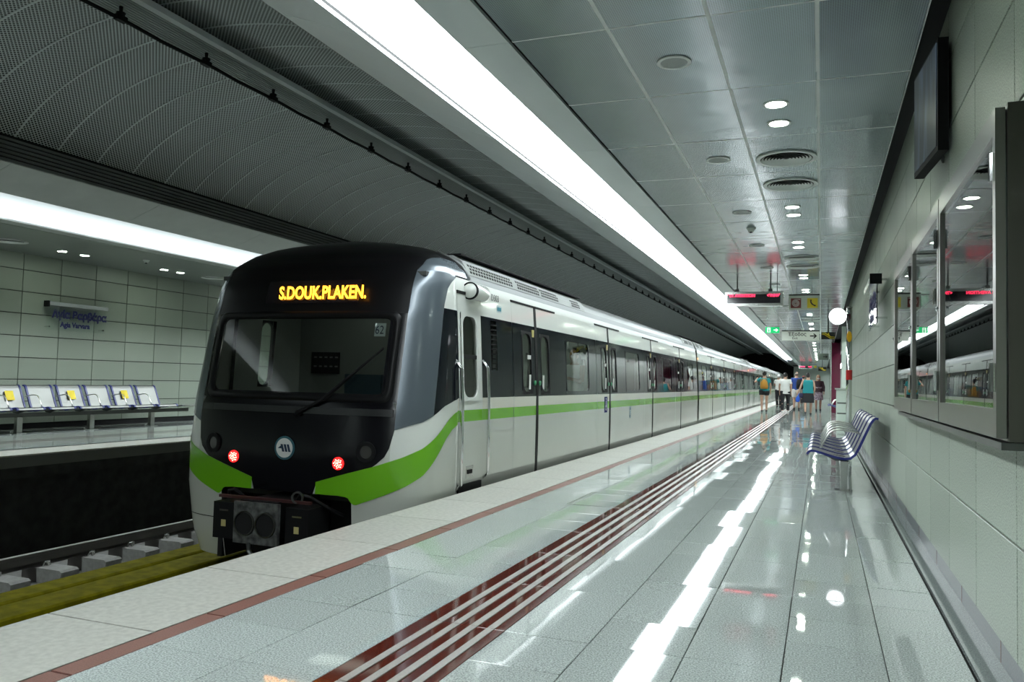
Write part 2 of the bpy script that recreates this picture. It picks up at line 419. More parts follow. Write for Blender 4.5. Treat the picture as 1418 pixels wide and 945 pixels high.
for sx, lab in ((-1, 'olive yellow third-rail cover board on the far track side'), (1, 'olive yellow third-rail cover board beside the train')):
    e = empty('third_rail_cover', (XM+sx*.20, 0, -.87))
    w = .15 if sx < 0 else .19
    MB().prism([(-w, -.05), (-w, -.015), (-w+.02, 0), (w-.02, 0), (w, -.015), (w, -.05), (w-.015, -.05), (w-.02, -.02), (-w+.02, -.02), (-w+.015, -.05)], Y0, Y1).build('cover_board', YELLOWC, e)
    MB().prism([(-.04, -.25), (.04, -.25), (.04, -.1), (-.04, -.1)], Y0, Y1).build('conductor_rail', RAILST, e)
    sp = MB().box(-.06, .06, -.05, .05, -.53, -.25).box(.05*sx-.03, .05*sx+.03, -.04, .04, -.53, -.02).mesh('support_bracket', DKSTEEL)
    for k in range(22): obj('support_bracket', sp, e, (0, 1+3.4*k, 0))
    tag(e, lab, 'rail cover')

# ---- walls
wr = MB().box(WX+.062, WX+.4, Y0, 24.6, 0, 4.2).build('wall_right', BLACK)
tag(wr, 'grey stone panelled platform wall on the right', 'wall', kind='structure')
def panels(parent, xface, sgn, ys, zs, gap=.006, th=.03, tilt=.0006):
    for y0, y1 in zip(ys, ys[1:]):
        for z0, z1 in zip(zs, zs[1:]):
            k = ('wall_panel', round(y1-y0, 4), round(z1-z0, 4))
            if k not in _boxes:
                a, b = (y1-y0)/2-gap/2, (z1-z0)/2-gap/2
                v = [(0, -a+.002, -b+.002), (0, a-.002, -b+.002), (0, a-.002, b-.002), (0, -a+.002, b-.002)]+[(-.002, s*a, t*b) for s, t in ((-1, -1), (1, -1), (1, 1), (-1, 1))]+[(-th, s*a, t*b) for s, t in ((-1, -1), (1, -1), (1, 1), (-1, 1))]
                _boxes[k] = me_from('wall_panel', v, [(0, 1, 2, 3)]+[(4+i, 4+(i+1) % 4, (i+1) % 4, i) for i in range(4)]+[(8+i, 8+(i+1) % 4, 4+(i+1) % 4, 4+i) for i in range(4)], WALLSTONE)
            o = obj('wall_panel', _boxes[k], parent, (xface, (y0+y1)/2, (z0+z1)/2), (0, random.gauss(0, tilt), (PI if sgn < 0 else 0)+random.gauss(0, tilt)))
ZJ = [.125, .548, .94, 1.345, 1.735, 2.15, 2.565, 2.96, 3.36]
panels(wr, WX, -1, [.93+.82*i for i in range(30)], ZJ, gap=.009)
MB().box(WX, WX+.03, Y0, .925, .125, 3.36).build('near_wall_cladding', WALLSTONE, wr)
sk = MB().box(.69, .72, Y0, 24.6, 0, .12).build('baseboard_right', SKIRTING); tag(sk, 'bluish slate baseboard at the foot of the right wall', 'baseboard', kind='structure')
for k in range(26): MB().box(.6885, .6905, .9+.98*k, .903+.98*k, 0, .12).build('baseboard_joint', REDSTONE, sk)
MB().box(.54, WX+.05, Y0, 24.6, 3.37, 3.45).build('trim_1', BLACK)['kind'] = 'structure'
wl = MB().box(OX-.4, OX-.03, Y0, Y1, 0, 4.2).build('wall_left', BLACK)
tag(wl, 'grey stone panelled wall behind the opposite platform', 'wall', kind='structure')
ZO = [.10, .50, .893, 1.283, 1.675, 2.075, 2.468, 2.857, 3.25]
panels(wl, OX, 1, [10.27+.777*i for i in range(-8, 14)], ZO, gap=.014)
MB().box(OX-.03, OX, Y0, 4.05, .1, 3.25).box(OX-.03, OX, 20.38, Y1, .1, 3.25).build('plain_wall_cladding', WALLSTONE, wl)
# recess after the near wall, far enclosure, end wall
rc = MB().box(WX, 2.7, 24.6, 24.75, 0, 3.3).box(2.6, 2.7, 24.75, Y1, 0, 3.3).build('wall_recess', PALEWALL)
tag(rc, 'pale wall set back beyond the end of the stone wall', 'wall', kind='structure')
f2 = MB().box(.556, 2.7, 24.6, Y1, -.3, -.001).build('floor_recess', GRANITE_FAR); f2['kind'] = 'structure'
we = MB()
we.box(-2.9, 2.7, Y1, Y1+.2, -.2, 3.4, 0); we.box(OX, -9.8, Y1, Y1+.2, -.2, 3.4, 0); we.box(-9.8, -2.9, Y1+.1, Y1+.2, -1.6, 5.2, 1)
e = we.build('wall_end', [PALEWALL, BLACK]); tag(e, 'pale end wall with the dark tunnel mouth over the tracks', 'wall', kind='structure')
e = MB().box(OX, 2.7, Y0-.1, Y0, -1.6, 5.2).build('wall_back', SOFFIT); tag(e, 'plain wall closing the hall behind the viewer', 'wall', kind='structure')

# ---- ceilings
ce = MB().box(-1.80, .80, Y0, Y1, 3.26, 3.30).box(.8, 2.7, 24.6, Y1, 3.16, 3.30).build('ceiling', BLACK)
tag(ce, 'grey metal panel ceiling over the near platform', 'ceiling', kind='structure')
CX = [-1.765, -1.173, -.600, -.034, .525]; CP = 1.184; CY = 4.468
cut = {}
PAN = []
k = -10
while CY+k*CP < 62:
    yy = CY+k*CP
    for a, b in zip(CX, CX[1:]):
        PAN.append((a, b, yy, yy+CP))
    k += 1
for a, b, c, d in PAN[:300]:
    o = obj('ceiling_panel', boxmesh('ceiling_panel', b-a-.012, d-c-.010, .02, CEILM, 0), ce, ((a+b)/2, (c+d)/2, ZC+.02))
    o.rotation_euler = (random.gauss(0, .0012), random.gauss(0, .0012), 0)
for x in CX[1:-1]: MB().box(x-.012, x+.012, Y0, 62, ZC-.001, ZC+.03).build('joint_profile', CEILJ, ce)
for kk in range(k+10): 
    yy = CY+(kk-10)*CP; MB().box(CX[0], CX[-1], yy-.008, yy+.008, ZC-.0005, ZC+.03).build('joint_profile', CEILJ, ce)
MB().box(CX[-1]-.002, CX[-1]+.004, Y0, Y1, ZC-.002, ZC+.05).build('edge_profile', CEILJ, ce)
tag(MB().box(CX[0], CX[-1], 62, Y1, ZC, ZC+.02).build('far_ceiling', CEILM, ce), kind='stuff')
MB().box(.80, .86, 24.75, Y1, 2.70, 3.2).build('added_bulkhead', PALEWALL, ce)  # added to keep the recess strip from mirroring in the train windows
co = MB().box(mir(-1.77), OX-.05, Y0, Y1, ZC, ZC+.1).build('ceiling_opposite', mat('opposite_ceiling_metal', (.27, .295, .285), .28, metal=.3, bump=(1.6, .3, .02)))
tag(co, 'smooth grey ceiling over the opposite platform with round lamps', 'ceiling', kind='structure')

def side_structure(f, n, near):
    """lip panel, light recess, soffit and slat band of one side; f maps x"""
    def P(pts): 
        q = [(f(x), z) for x, z in pts]
        return q if near else q[::-1]
    t = MB().prism(P([(-2.06, 3.172), (-1.79, 3.172), (-1.79, 3.26), (-2.06, 3.26)]), Y0, Y1).build(f'trim_{n}', BLACK)
    tag(t, ('near' if near else 'opposite')+' ceiling edge strip beside the light recess', 'trim', kind='structure')
    L = 2.368; yy = CY-5*L
    me = MB().prism(P([(-2.085, 3.15), (-1.79, 3.15), (-1.79, 3.17), (-2.085, 3.17)]), .002, L-.002).mesh('lip_panel', LIPM if near else SOFFIT)
    ms = MB().prism(P([(-2.845, 3.34), (-3.486, 3.577), (-3.486, 3.60), (-2.845, 3.37)]), .002, L-.002).mesh('soffit_panel', SOFFIT if not near else LIPM)
    s = MB().prism(P([(-2.85, 3.375), (-3.48, 3.605), (-3.48, 3.63), (-2.85, 3.40)]), Y0, Y1).build(f'trim_{n+1}', BLACK)
    tag(s, ('near' if near else 'opposite')+' sloping soffit between light recess and vault', 'trim', kind='structure')
    while yy < Y1-1:
        obj('lip_panel', me, t, (0, yy, 0)); obj('soffit_panel', ms, s, (0, yy, 0)); yy += L
    r = MB()
    r.prism(P([(-2.085, 3.152), (-2.065, 3.152), (-2.065, 3.60), (-2.085, 3.60)]), Y0, Y1)
    r.prism(P([(-3.15, 3.58), (-2.065, 3.58), (-2.065, 3.60), (-3.15, 3.60)]), Y0, Y1)
    r.prism(P([(-3.15, 3.50), (-3.13, 3.50), (-3.13, 3.60), (-3.15, 3.60)]), Y0, Y1)
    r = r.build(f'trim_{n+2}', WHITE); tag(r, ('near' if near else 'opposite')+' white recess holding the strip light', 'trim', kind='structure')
    b = MB().prism(P([(-3.47, 3.577), (-3.40, 3.577), (-3.40, 3.95), (-3.47, 3.95)]), Y0, Y1).build(f'trim_{n+3}', BLACK)
    tag(b, ('near' if near else 'opposite')+' dark slatted band at the springing of the vault', 'trim', kind='structure')
    for i in range(6):
        z = 3.585+i*.051
        MB().prism(P([(-3.503, z), (-3.472, z), (-3.472, z+.034), (-3.503, z+.034)]), Y0, Y1).build('slat', SLAT, b)
    e = empty('strip_light', (f(-2.6), 0, 3.54))
    yend = 77
    for a0, a1 in ((-2.735, -2.48), (-3.10, -2.762)):
        me = MB().box(min(f(a0), f(a1))-f(-2.6), max(f(a0), f(a1))-f(-2.6), 0, 4.99, 0, .03).mesh('diffuser', DIFFUSER)
        for q in range(17): obj('diffuser', me, e, (0, Y0+5*q, 0))
    tag(e, 'long white fluorescent strip light running over the '+('near platform edge' if near else 'opposite platform, hidden in its recess'), 'strip light')
side_structure(lambda x: x, 2, True)
side_structure(mir, 6, False)

# ---- vault of perforated panels
def vz(dx): return 3.117+1.753*math.sqrt(max(0, 1-(dx/3.2)**2))
va = MB().box(-9.3, -3.4, Y0, Y1, 5.05, 5.15).box(-9.3, -9.25, Y0, Y1, 3.9, 5.1).box(-3.45, -3.4, Y0, Y1, 3.9, 5.1).build('ceiling_vault', BLACK)
tag(va, 'barrel vault of perforated grey panels over the tracks', 'ceiling', kind='structure')
NA = 40; arc = []; 
for i in range(NA+1):
    t = i/NA; th = -1.101+2.202*t; dx = 3.2*math.sin(th); arc.append((dx, vz(dx)))
cum = [0]
for a, b in zip(arc, arc[1:]): cum.append(cum[-1]+math.dist(a, b))
VP = .602
v = []; uv = []; fc = []
for i, (dx, z) in enumerate(arc):
    for yy in (.011, VP-.011): v.append((dx, yy, z)); uv.append((cum[i], yy))
for i in range(NA): fc.append((2*i, 2*i+1, 2*i+3, 2*i+2))
pm = me_from('vault_panel', v, fc, PERF, smooth=True, uv=uv)
v = []; fc = []
for i, (dx, z) in enumerate(arc):
    n = Vector((dx/3.2**2, (z-3.117)/1.753**2)).normalized()*.004
    v += [(dx-n.x, -.012, z-n.y), (dx-n.x, .012, z-n.y), (dx, -.012, z), (dx, .012, z)]
for i in range(NA):
    a, b = 4*i, 4*i+4; fc += [(a, a+1, b+1, b), (a, b, b+2, a+2), (a+1, a+3, b+3, b+1)]
rm = me_from('vault_rib', v, fc, RIBM, smooth=False)
yy = 6.855-VP*24
while yy < Y1-1:
    obj('vault_panel', pm, va, (XM, yy, 0)); obj('vault_rib', rm, va, (XM, yy, 0)); yy += VP

# ---- overhead tray and cable along the crown
e = empty('overhead_cable_tray', (-6.455, 0, 4.70))
MB().box(-.25, .25, Y0, Y1, .012, .05).build('tray_body', TRAYM, e)
for i in range(9): MB().box(-.245+i*.045, -.245+i*.045+.030, Y0, Y1, 0, .012).build('tray_ridge', TRAYM, e)
MB().box(.17, .255, Y0, Y1, -.006, .06).build('tray_flange', RIBM, e)
for k in range(40): MB().box(-.02, .02, 1+2.4*k, 1.04+2.4*k, .05, .155).build('hanger', DKSTEEL, e)
tag(e, 'long grey ridged cable tray hung along the crown of the vault', 'cable tray')
e = empty('hanging_cable', (-6.495, 0, 4.58))
pts = []
for i in range(260):
    yy = Y0+i*.4; u = ((yy-5.88)/1.19) % 1; pts.append((0, yy, -.018*math.sin(PI*u)))
MB().tube(pts, .022, 6).build('cable', RUBBER, e, smooth=True)
cl = MB().tube([(0, 0, .0), (0, 0, .055), (0, 0, .06), (0, 0, .117)], [.028, .046, .016, .02], 8).box(-.03, .03, -.06, .06, -.03, .025).mesh('cable_clamp', RUBBER)
for k in range(-8, 60): obj('cable_clamp', cl, e, (0, 5.88+1.19*k, 0))
tag(e, 'black cable hanging in clamps below the crown of the vault', 'cable')

# ================================================================== CEILING FIXTURES
def downlight_proto():
    e = empty('downlight')
    MB().ring((0, 0, 0), .072, .09, (0, 0, -1), .006).build('trim_ring', RING, e)
    MB().disc((0, 0, 0), .073, (0, 0, -1), .003).build('lens', DOWNL, e)
    return e
def spread(proto, places, cat, group):
    for i, (loc, lab) in enumerate(places):
        o = proto if i == 0 else copy_tree(proto)
        o.location = loc; tag(o, lab, cat, group)
pl = []
pairs = []
for c in range(13):
    b = 6.05+5.94*c
    pairs += [(b, b+.45)]
    pairs += [(b+3.57, b+4.02)]
pairs = [p for p in sorted(pairs) if p[1] < 64]
for i, (a, b) in enumerate(pairs):
    pl += [((-.32, a, ZC-.001), f'round ceiling lamp over the near platform, nearer one of the {ORD[i]} pair'), ((-.32, b, ZC-.001), f'round ceiling lamp over the near platform, farther one of the {ORD[i]} pair')]
for a, w_ in ((3.68, 'farther'), (3.23, 'nearer')): pl.append(((-.32, a, ZC-.001), f'round ceiling lamp above the frame of the photo, {w_} one of the pair overhead'))
opp = [(3.9, 4.35), (6.28, 6.73), (10.24, 10.70), (12.59, 13.03), (16.2, 16.65), (18.6, 19.05)]
for i, (a, b) in enumerate(opp):
    pl += [((-12.4, a, ZC-.001), f'round lamp in the opposite platform ceiling, nearer one of the {ORD[i]} pair'), ((-12.4, b, ZC-.001), f'round lamp in the opposite platform ceiling, farther one of the {ORD[i]} pair')]
spread(downlight_proto(), pl, 'ceiling lamp', 'round downlights in pairs')
def vent_proto():
    e = empty('air_diffuser')
    MB().ring((0, 0, 0), .225, .262, (0, 0, -1), .012, 40).build('outer_ring', RING, e)
    MB().disc((0, 0, .0), .226, (0, 0, -1), .001, 40).build('duct_opening', BLACK, e)
    for i in range(7):
        r = .215-i*.028
        v = []; f = []; n = 36
        for j in range(n):
            c, s = math.cos(2*PI*j/n), math.sin(2*PI*j/n); v += [(c*r, s*r, -.012), (c*(r-.020), s*(r-.020), -.002)]
        f = [(2*j, 2*((j+1) % n), 2*((j+1) % n)+1, 2*j+1) for j in range(n)]
        obj('louvre_ring', me_from('louvre_ring', v, f, RING), e)
    return e
pl = []
for c in range(6):
    pl += [((-.305, 7.53+5.94*c, ZC-.001), f'large round air diffuser with ring louvres, {ORD[2*c]} along the near ceiling'), ((-.305, 8.52+5.94*c, ZC-.001), f'large round air diffuser with ring louvres, {ORD[2*c+1]} along the near ceiling')]
pl += [((-12.3, 9.19, ZC-.001), 'round air diffuser at the left edge of the opposite ceiling'), ((-12.3, 13.9, ZC-.001), 'round air diffuser in the opposite ceiling beside the train nose')]
spread(vent_proto(), pl, 'air vent', 'round air diffusers')
def speaker_proto():
    e = empty('ceiling_speaker')
    MB().ring((0, 0, 0), .086, .108, (0, 0, -1), .008).build('rim', RING, e)
    MB().disc((0, 0, 0), .087, (0, 0, -1), .003).build('grille', GRILLE, e)
    return e
spread(speaker_proto(), [((-.888, 5.06+2.36*i, ZC-.001), f'round grey ceiling speaker, {ORD[i]} from the camera') for i in range(8)], 'speaker', 'ceiling speakers')
def detector(x, y, lab):
    e = empty('smoke_detector', (x, y, ZC))
    MB().disc((0, 0, 0), .06, (0, 0, -1), .015).build('base', RING, e)
    MB().tube([(0, 0, -.015), (0, 0, -.05)], [.05, .035], 16).build('sensor_head', RING, e)
    MB().tube([(0, 0, -.05), (0, 0, -.065)], .02, 10).build('sensor_tip', RUBBER, e)
    tag(e, lab, 'detector')
detector(-.864, 10.8, 'small white smoke detector on the near ceiling before the red display')
detector(-11.7, 11.43, 'small smoke detector on the opposite ceiling between lamp pairs')
detector(-.55, 21.0, 'small smoke detector on the near ceiling beside the pictogram sign')
detector(-.62, 30.0, 'small smoke detector on the near ceiling beyond the exit sign')

# ================================================================== SIGNS, CLOCK, SCREENS
def led_sign(y, lab, far=False):
    e = empty('departure_display', (-1.2, y, 2.74))
    MB().box(-.525, .525, 0, .16, -.135, .135).build('housing', STEEL, e)
    MB().box(-.48, .48, -.004, .0, -.085, .085).build('display_panel', SCREEN, e)
    if not far:
        text('red_lettering', "' DI AVENTION", .075, LEDRED, e, (-.475, -.006, .035), (1, 0, 0), (0, 0, 1), .001, 'LEFT', 1.0, .0015)
        text('red_lettering', "<'7NNV'", .075, LEDRED, e, (.47, -.006, .035), (1, 0, 0), (0, 0, 1), .001, 'RIGHT', .85, .0015)
    else:
        MB().box(-.45, -.05, -.007, -.004, .0, .06).build('red_lettering', LEDRED, e); MB().box(.2, .45, -.007, -.004, .0, .06).build('red_lettering', LEDRED, e)
    for x in (-.305, .30): MB().tube([(x, .08, .135), (x, .08, .41)], .014, 8).box(x-.035, x+.035, .05, .11, .135, .19).build('hanger_rod', DKSTEEL, e)
    MB().tube([(.42, .08, .135), (.42, .08, .41)], .008, 6).build('cable_conduit', DKSTEEL, e)
    tag(e, lab, 'display')
led_sign(15.73, 'steel cased departure display with red lettering over the platform')
led_sign(70, 'tiny distant departure display with red lettering at the platform end', True)
SIGNW = mat('sign_frosted_white', (.70, .74, .68), .35, emit=(.8, .86, .78), es=.15)
MARS = mat('pictogram_maroon', (.16, .008, .006), .4); BLK = mat('sign_black', (.008, .008, .008), .4); WHT = mat('sign_white', (.8, .8, .78), .4)
def picto(y, x0, x1, z0, z1, lab, detail=True):
    e = empty('pictogram_sign', ((x0+x1)/2, y, z0)); w = (x1-x0)/2; h = z1-z0
    MB().box(-w, w, -.004, .004, 0, h-.03).build('acrylic_plate', mat('sign_plate', (.55, .60, .53), .2), e)
    MB().box(-w, w, -.012, .012, h-.03, h).build('top_rail', BLK, e)
    s = h*.62
    p = MB().box(-w*.88, -w*.88+s, -.007, -.004, h*.12, h*.12+s).build('hose_pictogram', MARS, e)
    q = MB().box(w*.88-s, w*.88, -.007, -.004, h*.12, h*.12+s).build('telephone_pictogram', YELLOWS, e)
    if detail:
        c = (-w*.88+s/2, -.008, h*.12+s/2); pts = []
        for i in range(90):
            a = i*.23; r = s*(.07+.31*i/89); pts.append((c[0]-math.cos(a)*r, -.009, c[2]+math.sin(a)*r))
        pts.append((c[0]+s*.43, -.009, pts[-1][2]))
        MB().tube(pts, s*.022, 5).build('hose_spiral', WHT, p)
        c = (w*.88-s/2, -.008, h*.12+s/2)
        ph = MB().tube([(c[0]-s*.17, -.009, c[2]+s*.28), (c[0]-s*.15, -.009, c[2]+s*.08), (c[0]-s*.02, -.009, c[2]-s*.12), (c[0]+s*.2, -.009, c[2]-s*.24)], [s*.05, s*.06, s*.06, s*.05], 6)
        ph.ell((c[0]-s*.15, -.009, c[2]+s*.26), (s*.07, .003, s*.1), 10, 6); ph.ell((c[0]+s*.22, -.009, c[2]-s*.25), (s*.11, .003, s*.07), 10, 6)
        ph.build('telephone_symbol', BLK, q)
    for x in (-w*.5, w*.5): MB().tube([(x, 0, h), (x, 0, ZC-z0)], .004, 5).build('hanger_wire', DKSTEEL, e)
    tag(e, lab, 'sign')
picto(17.2, -.622, -.040, 2.655, 2.975, 'hanging sign with maroon hose reel and yellow telephone pictograms')
picto(74, -.95, -.35, 2.75, 3.05, 'tiny distant hose reel and telephone sign at the platform end', False)
e = empty('exit_sign', (-.553, 24, 2.405))
MB().box(-.493, .493, -.006, .006, 0, .262).build('sign_plate', SIGNW, e); MB().box(-.5, .5, -.014, .014, .262, .292).build('top_rail', BLK, e)
text('exit_lettering', 'Έξοδος', .135, BLK, e, (-.33, -.008, .135), (1, 0, 0), (0, 0, 1), .001, 'LEFT', 1.0, .002)
text('exit_lettering', 'Exit', .095, BLK, e, (-.22, -.008, .04), (1, 0, 0), (0, 0, 1), .001)
MB().prism([(.25, .115), (.37, .115), (.33, .065), (.365, .065), (.435, .132), (.365, .199), (.33, .199), (.37, .149), (.25, .149)], -.010, -.006).build('arrow', BLK, e)
for x in (-.3, .3): MB().tube([(x, 0, .29), (x, 0, ZC-2.405)], .006, 5).build('hanger_wire', STEEL, e)
tag(e, 'white hanging exit sign with black lettering and right arrow', 'sign')
GRN = mat('green_exit_panel', (.0, .38, .11), .4, emit=(.0, .6, .18), es=.7); GRW = mat('green_exit_white', (.8, .9, .85), .4, emit=(.8, 1, .9), es=.9)
e = empty('emergency_exit_light', (-1.306, 24, 2.617))
MB().box(-.19, .19, -.03, .03, 0, .168).build('light_box', GRN, e)
m = MB(); m.box(-.14, -.05, -.034, -.03, .02, .15); m.build('door_symbol', GRW, e)
MB().box(-.11, -.075, -.037, -.034, .03, .1).ell((-.092, -.036, .125), (.016, .003, .016), 8, 6).build('running_figure', GRN, e)
MB().prism([(.03, .072), (.1, .072), (.085, .04), (.11, .04), (.16, .084), (.11, .128), (.085, .128), (.1, .096), (.03, .096)], -.035, -.03).build('arrow', GRW, e)
MB().box(-.19, .19, -.035, .035, .168, .18).build('top_cap', STEEL, e)
for x in (-.15, .15): MB().tube([(x, 0, .17), (x, 0, ZC-2.617)], .005, 5).build('hanger_wire', STEEL, e)
tag(e, 'small green emergency exit light with running figure and arrow', 'exit light')
def escalator(x, y, z, s, lab):
    e = empty('escalator_sign', (x, y, z))
    MB().box(-.18*s, .18*s, -.02, .02, -.1*s, .1*s).build('sign_panel', BLK, e)
    pts = [(-.165*s, -.03, .05*s), (-.09*s, -.03, .055*s), (.06*s, -.03, -.05*s), (.165*s, -.03, -.055*s)]
    MB().tube(pts, [.02*s, .032*s, .032*s, .026*s], 8).build('stair_symbol', YELLOWS, e)
    MB().tube([(p[0], -.057*s, p[2]) for p in pts], .010*s, 6).build('stair_line', BLK, e)
    MB().prism([(-.03*s, .02*s), (.045*s, .0), (.01*s, .09*s)], -.035, -.025).build('person_symbol', YELLOWS, e)
    MB().tube([(-.0, 0, .1*s), (0, 0, ZC-z)], .02, 8).build('hanger_post', DKSTEEL, e)
    tag(e, lab, 'sign')
escalator(.17, 24, 2.545, 1, 'black hanging sign with a yellow escalator symbol beside the exit sign')
escalator(.05, 50, 2.18, 1.2, 'small distant yellow escalator sign farther down the platform')
e = empty('direction_sign', (.10, 46, 2.75)); MB().box(-.25, .25, -.02, .02, -.17, .17).build('sign_panel', mat('grey_sign_panel', (.16, .2, .18), .3), e)
MB().prism([(-.02, -.02), (.13, -.02), (.09, -.06), (.14, -.06), (.21, .0), (.14, .06), (.09, .06), (.13, .02), (-.02, .02)], -.03, -.02).build('arrow', BLK, e)
for x in (-.2, .2): MB().tube([(x, 0, .17), (x, 0, .4)], .008, 5).build('hanger_wire', STEEL, e)
tag(e, 'distant grey direction sign with an arrow below the ceiling', 'sign')

# help pillar with the clock
e = empty('help_point_pillar', (.424, 14.3, 0))
MB().tube([(0, 0, 0), (0, 0, 2.42)], .045, 20).build('pillar_tube', CHROME, e, smooth=True)
MB().disc((0, 0, 0), .075, (0, 0, 1), .015).build('base_flange', STEEL, e)
MB().disc((0, 0, 2.42), .047, (0, 0, 1), .02).build('top_cap', STEEL, e)
MB().tube([(0, -.003, 1.24), (0, -.003, 1.40)], .049, 16).build('red_call_point', mat('call_point_red', (.45, .01, .01), .35), e)
MB().ell((0, -.045, 1.945), (.04, .012, .09), 14, 10).build('yellow_badge', mat('badge_orange', (.9, .5, .01), .4), e, smooth=True)
MB().box(-.055, .02, -.05, .05, 2.245, 2.315).build('clock_bracket', mat('bracket_maroon', (.05, .006, .012), .3), e)
tag(e, 'slim chrome help pillar with red call point and yellow badge near the wall', 'pillar')
e = empty('platform_clock', (.245, 14.25, 2.275))
MB().tube([(0, -.05, 0), (0, .05, 0)], .138, 36).build('clock_case', STEEL, e)
CLK = mat('clock_face_lit', (.9, .92, .95), .3, emit=(.93, .96, 1), es=2.6)
MB().disc((0, -.05, 0), .134, (0, -1, 0), .012, 36).build('clock_face', CLK, e); MB().disc((0, .05, 0), .134, (0, 1, 0), .012, 36).build('clock_face', CLK, e)
for sg in (-1, 1):
    y = sg*.064
    MB().prism([(-.004, 0), (.004, 0), (.004, .10), (-.004, .10)], y-.001, y+.001).build('minute_hand', mat('clock_hand_grey', (.10, .11, .13), .4), e, rot=(0, math.radians(18*-sg), 0))
    MB().prism([(-.005, 0), (.005, 0), (.004, -.07), (-.004, -.07)], y-.001, y+.001).build('hour_hand', MATS['clock_hand_grey'], e, rot=(0, math.radians(24*-sg), 0))
MB().tube([(.13, 0, 0), (.16, 0, 0)], .02, 8).build('mount_stub', STEEL, e)
tag(e, 'round white illuminated platform clock on the chrome pillar', 'clock')

# monitor under the ceiling edge
A = Vector((.534, 5.535, 0)); B = Vector((.588, 4.89, 0)); mid = (A+B)/2; W = (A-B).length/2; ang = math.atan2(B.x-A.x, A.y-B.y)
e = empty('wall_monitor', (mid.x, mid.y, 2.73), ang)
MB().box(0, .055, -W, W, -.315, .315).build('monitor_case', RUBBER, e)
def screenmat():
    m = bpy.data.materials.new('monitor_picture'); m.use_nodes = True; nt = m.node_tree; b = nt.nodes['Principled BSDF']
    tc = nt.nodes.new('ShaderNodeTexCoord'); mp = nt.nodes.new('ShaderNodeMapping'); mp.inputs['Scale'].default_value = (1, 9, 1.5)
    n = nt.nodes.new('ShaderNodeTexNoise'); n.inputs['Scale'].default_value = 1.2; r = nt.nodes.new('ShaderNodeValToRGB')
    r.color_ramp.elements[0].position = .45; r.color_ramp.elements[0].color = (.012, .014, .02, 1); r.color_ramp.elements[1].position = .7; r.color_ramp.elements[1].color = (.06, .09, .14, 1)
    nt.links.new(tc.outputs['Object'], mp.inputs[0]); nt.links.new(mp.outputs[0], n.inputs['Vector']); nt.links.new(n.outputs['Fac'], r.inputs[0])
    nt.links.new(r.outputs[0], b.inputs['Base Color']); nt.links.new(r.outputs[0], b.inputs['Emission Color']); b.inputs['Emission Strength'].default_value = .25; b.inputs['Roughness'].default_value = .3; b.inputs['Specular IOR Level'].default_value = .2
    return m
MB().box(-.004, 0, -W+.025, W-.025, -.285, .295).build('screen', screenmat(), e)
MB().box(.055, .10, -.1, .1, -.08, .08).build('wall_bracket', DKSTEEL, e); MB().tube([(.05, -.05, -.2), (.10, 0, -.30)], .012, 6).build('bracket_strut', DKSTEEL, e)
tag(e, 'dark flat monitor tilted out from the right wall under the ceiling edge', 'monitor')

# display cabinet on the right wall
CXF = .60; CY0, CY1, CZ0, CZ1 = 3.19, 7.42, .93, 2.11
e = empty('display_cabinet', (WX, (CY0+CY1)/2, CZ0)); 
def L(y): return y-(CY0+CY1)/2
def LX(x): return x-WX
MB().box(-.022, -.001, L(CY0)+.04, L(CY1)-.04, .04, CZ1-CZ0-.04).build('back_panel', CABBACK, e)
MB().box(LX(CXF), -.001, L(CY0), L(CY0)+.03, 0, CZ1-CZ0).build('side_frame', mat('cabinet_steel_shaded', (.13, .125, .11), .35, metal=1), e); MB().box(LX(CXF), -.001, L(CY1)-.03, L(CY1), 0, CZ1-CZ0).build('side_frame', CABSTEEL, e)  # near end in darker steel: its dim reflection is put into the colour
MB().box(LX(CXF), -.001, L(CY0)+.03, L(CY1)-.03, CZ1-CZ0-.03, CZ1-CZ0).build('top_frame', CABSTEEL, e); MB().box(LX(CXF), -.001, L(CY0)+.03, L(CY1)-.03, 0, .03).build('bottom_frame', CABSTEEL, e)
ys = [3.20, 4.68, 6.03, 7.41]
for i in range(3):
    a, b = L(ys[i]+.01), L(ys[i+1]-.01); h = CZ1-CZ0
    x0, x1 = LX(CXF)-.035, LX(CXF)-.003
    d = MB(); d.box(x0, x1, a, a+.05, .01, h-.01); d.box(x0, x1, b-.05, b, .01, h-.01); d.box(x0, x1, a+.05, b-.05, h-.10, h-.01); d.box(x0, x1, a+.05, b-.05, .01, .11)
    door = d.build('cabinet_door', CABSTEEL, e)
    MB().box(x0+.012, x0+.018, a+.05, b-.05, .11, h-.10).build('glass_pane', CABGLASS, door)
    for z in (.22, h-.22): MB().tube([(x0-.008, a+.012, z-.05), (x0-.008, a+.012, z+.05)], .012, 8).build('hinge', CHROME, door)
    MB().disc((x0-.006, b-.03, h/2), .014, (-1, 0, 0), .01, 12).build('lock', CHROME, door)
MB().box(LX(CXF)-.02, -.001, L(CY0)+.02, L(CY1)-.2, -.03, -.004).build('lower_ledge', DKSTEEL, e)
tag(e, 'three-door stainless steel display cabinet with glass doors on the right wall', 'cabinet')

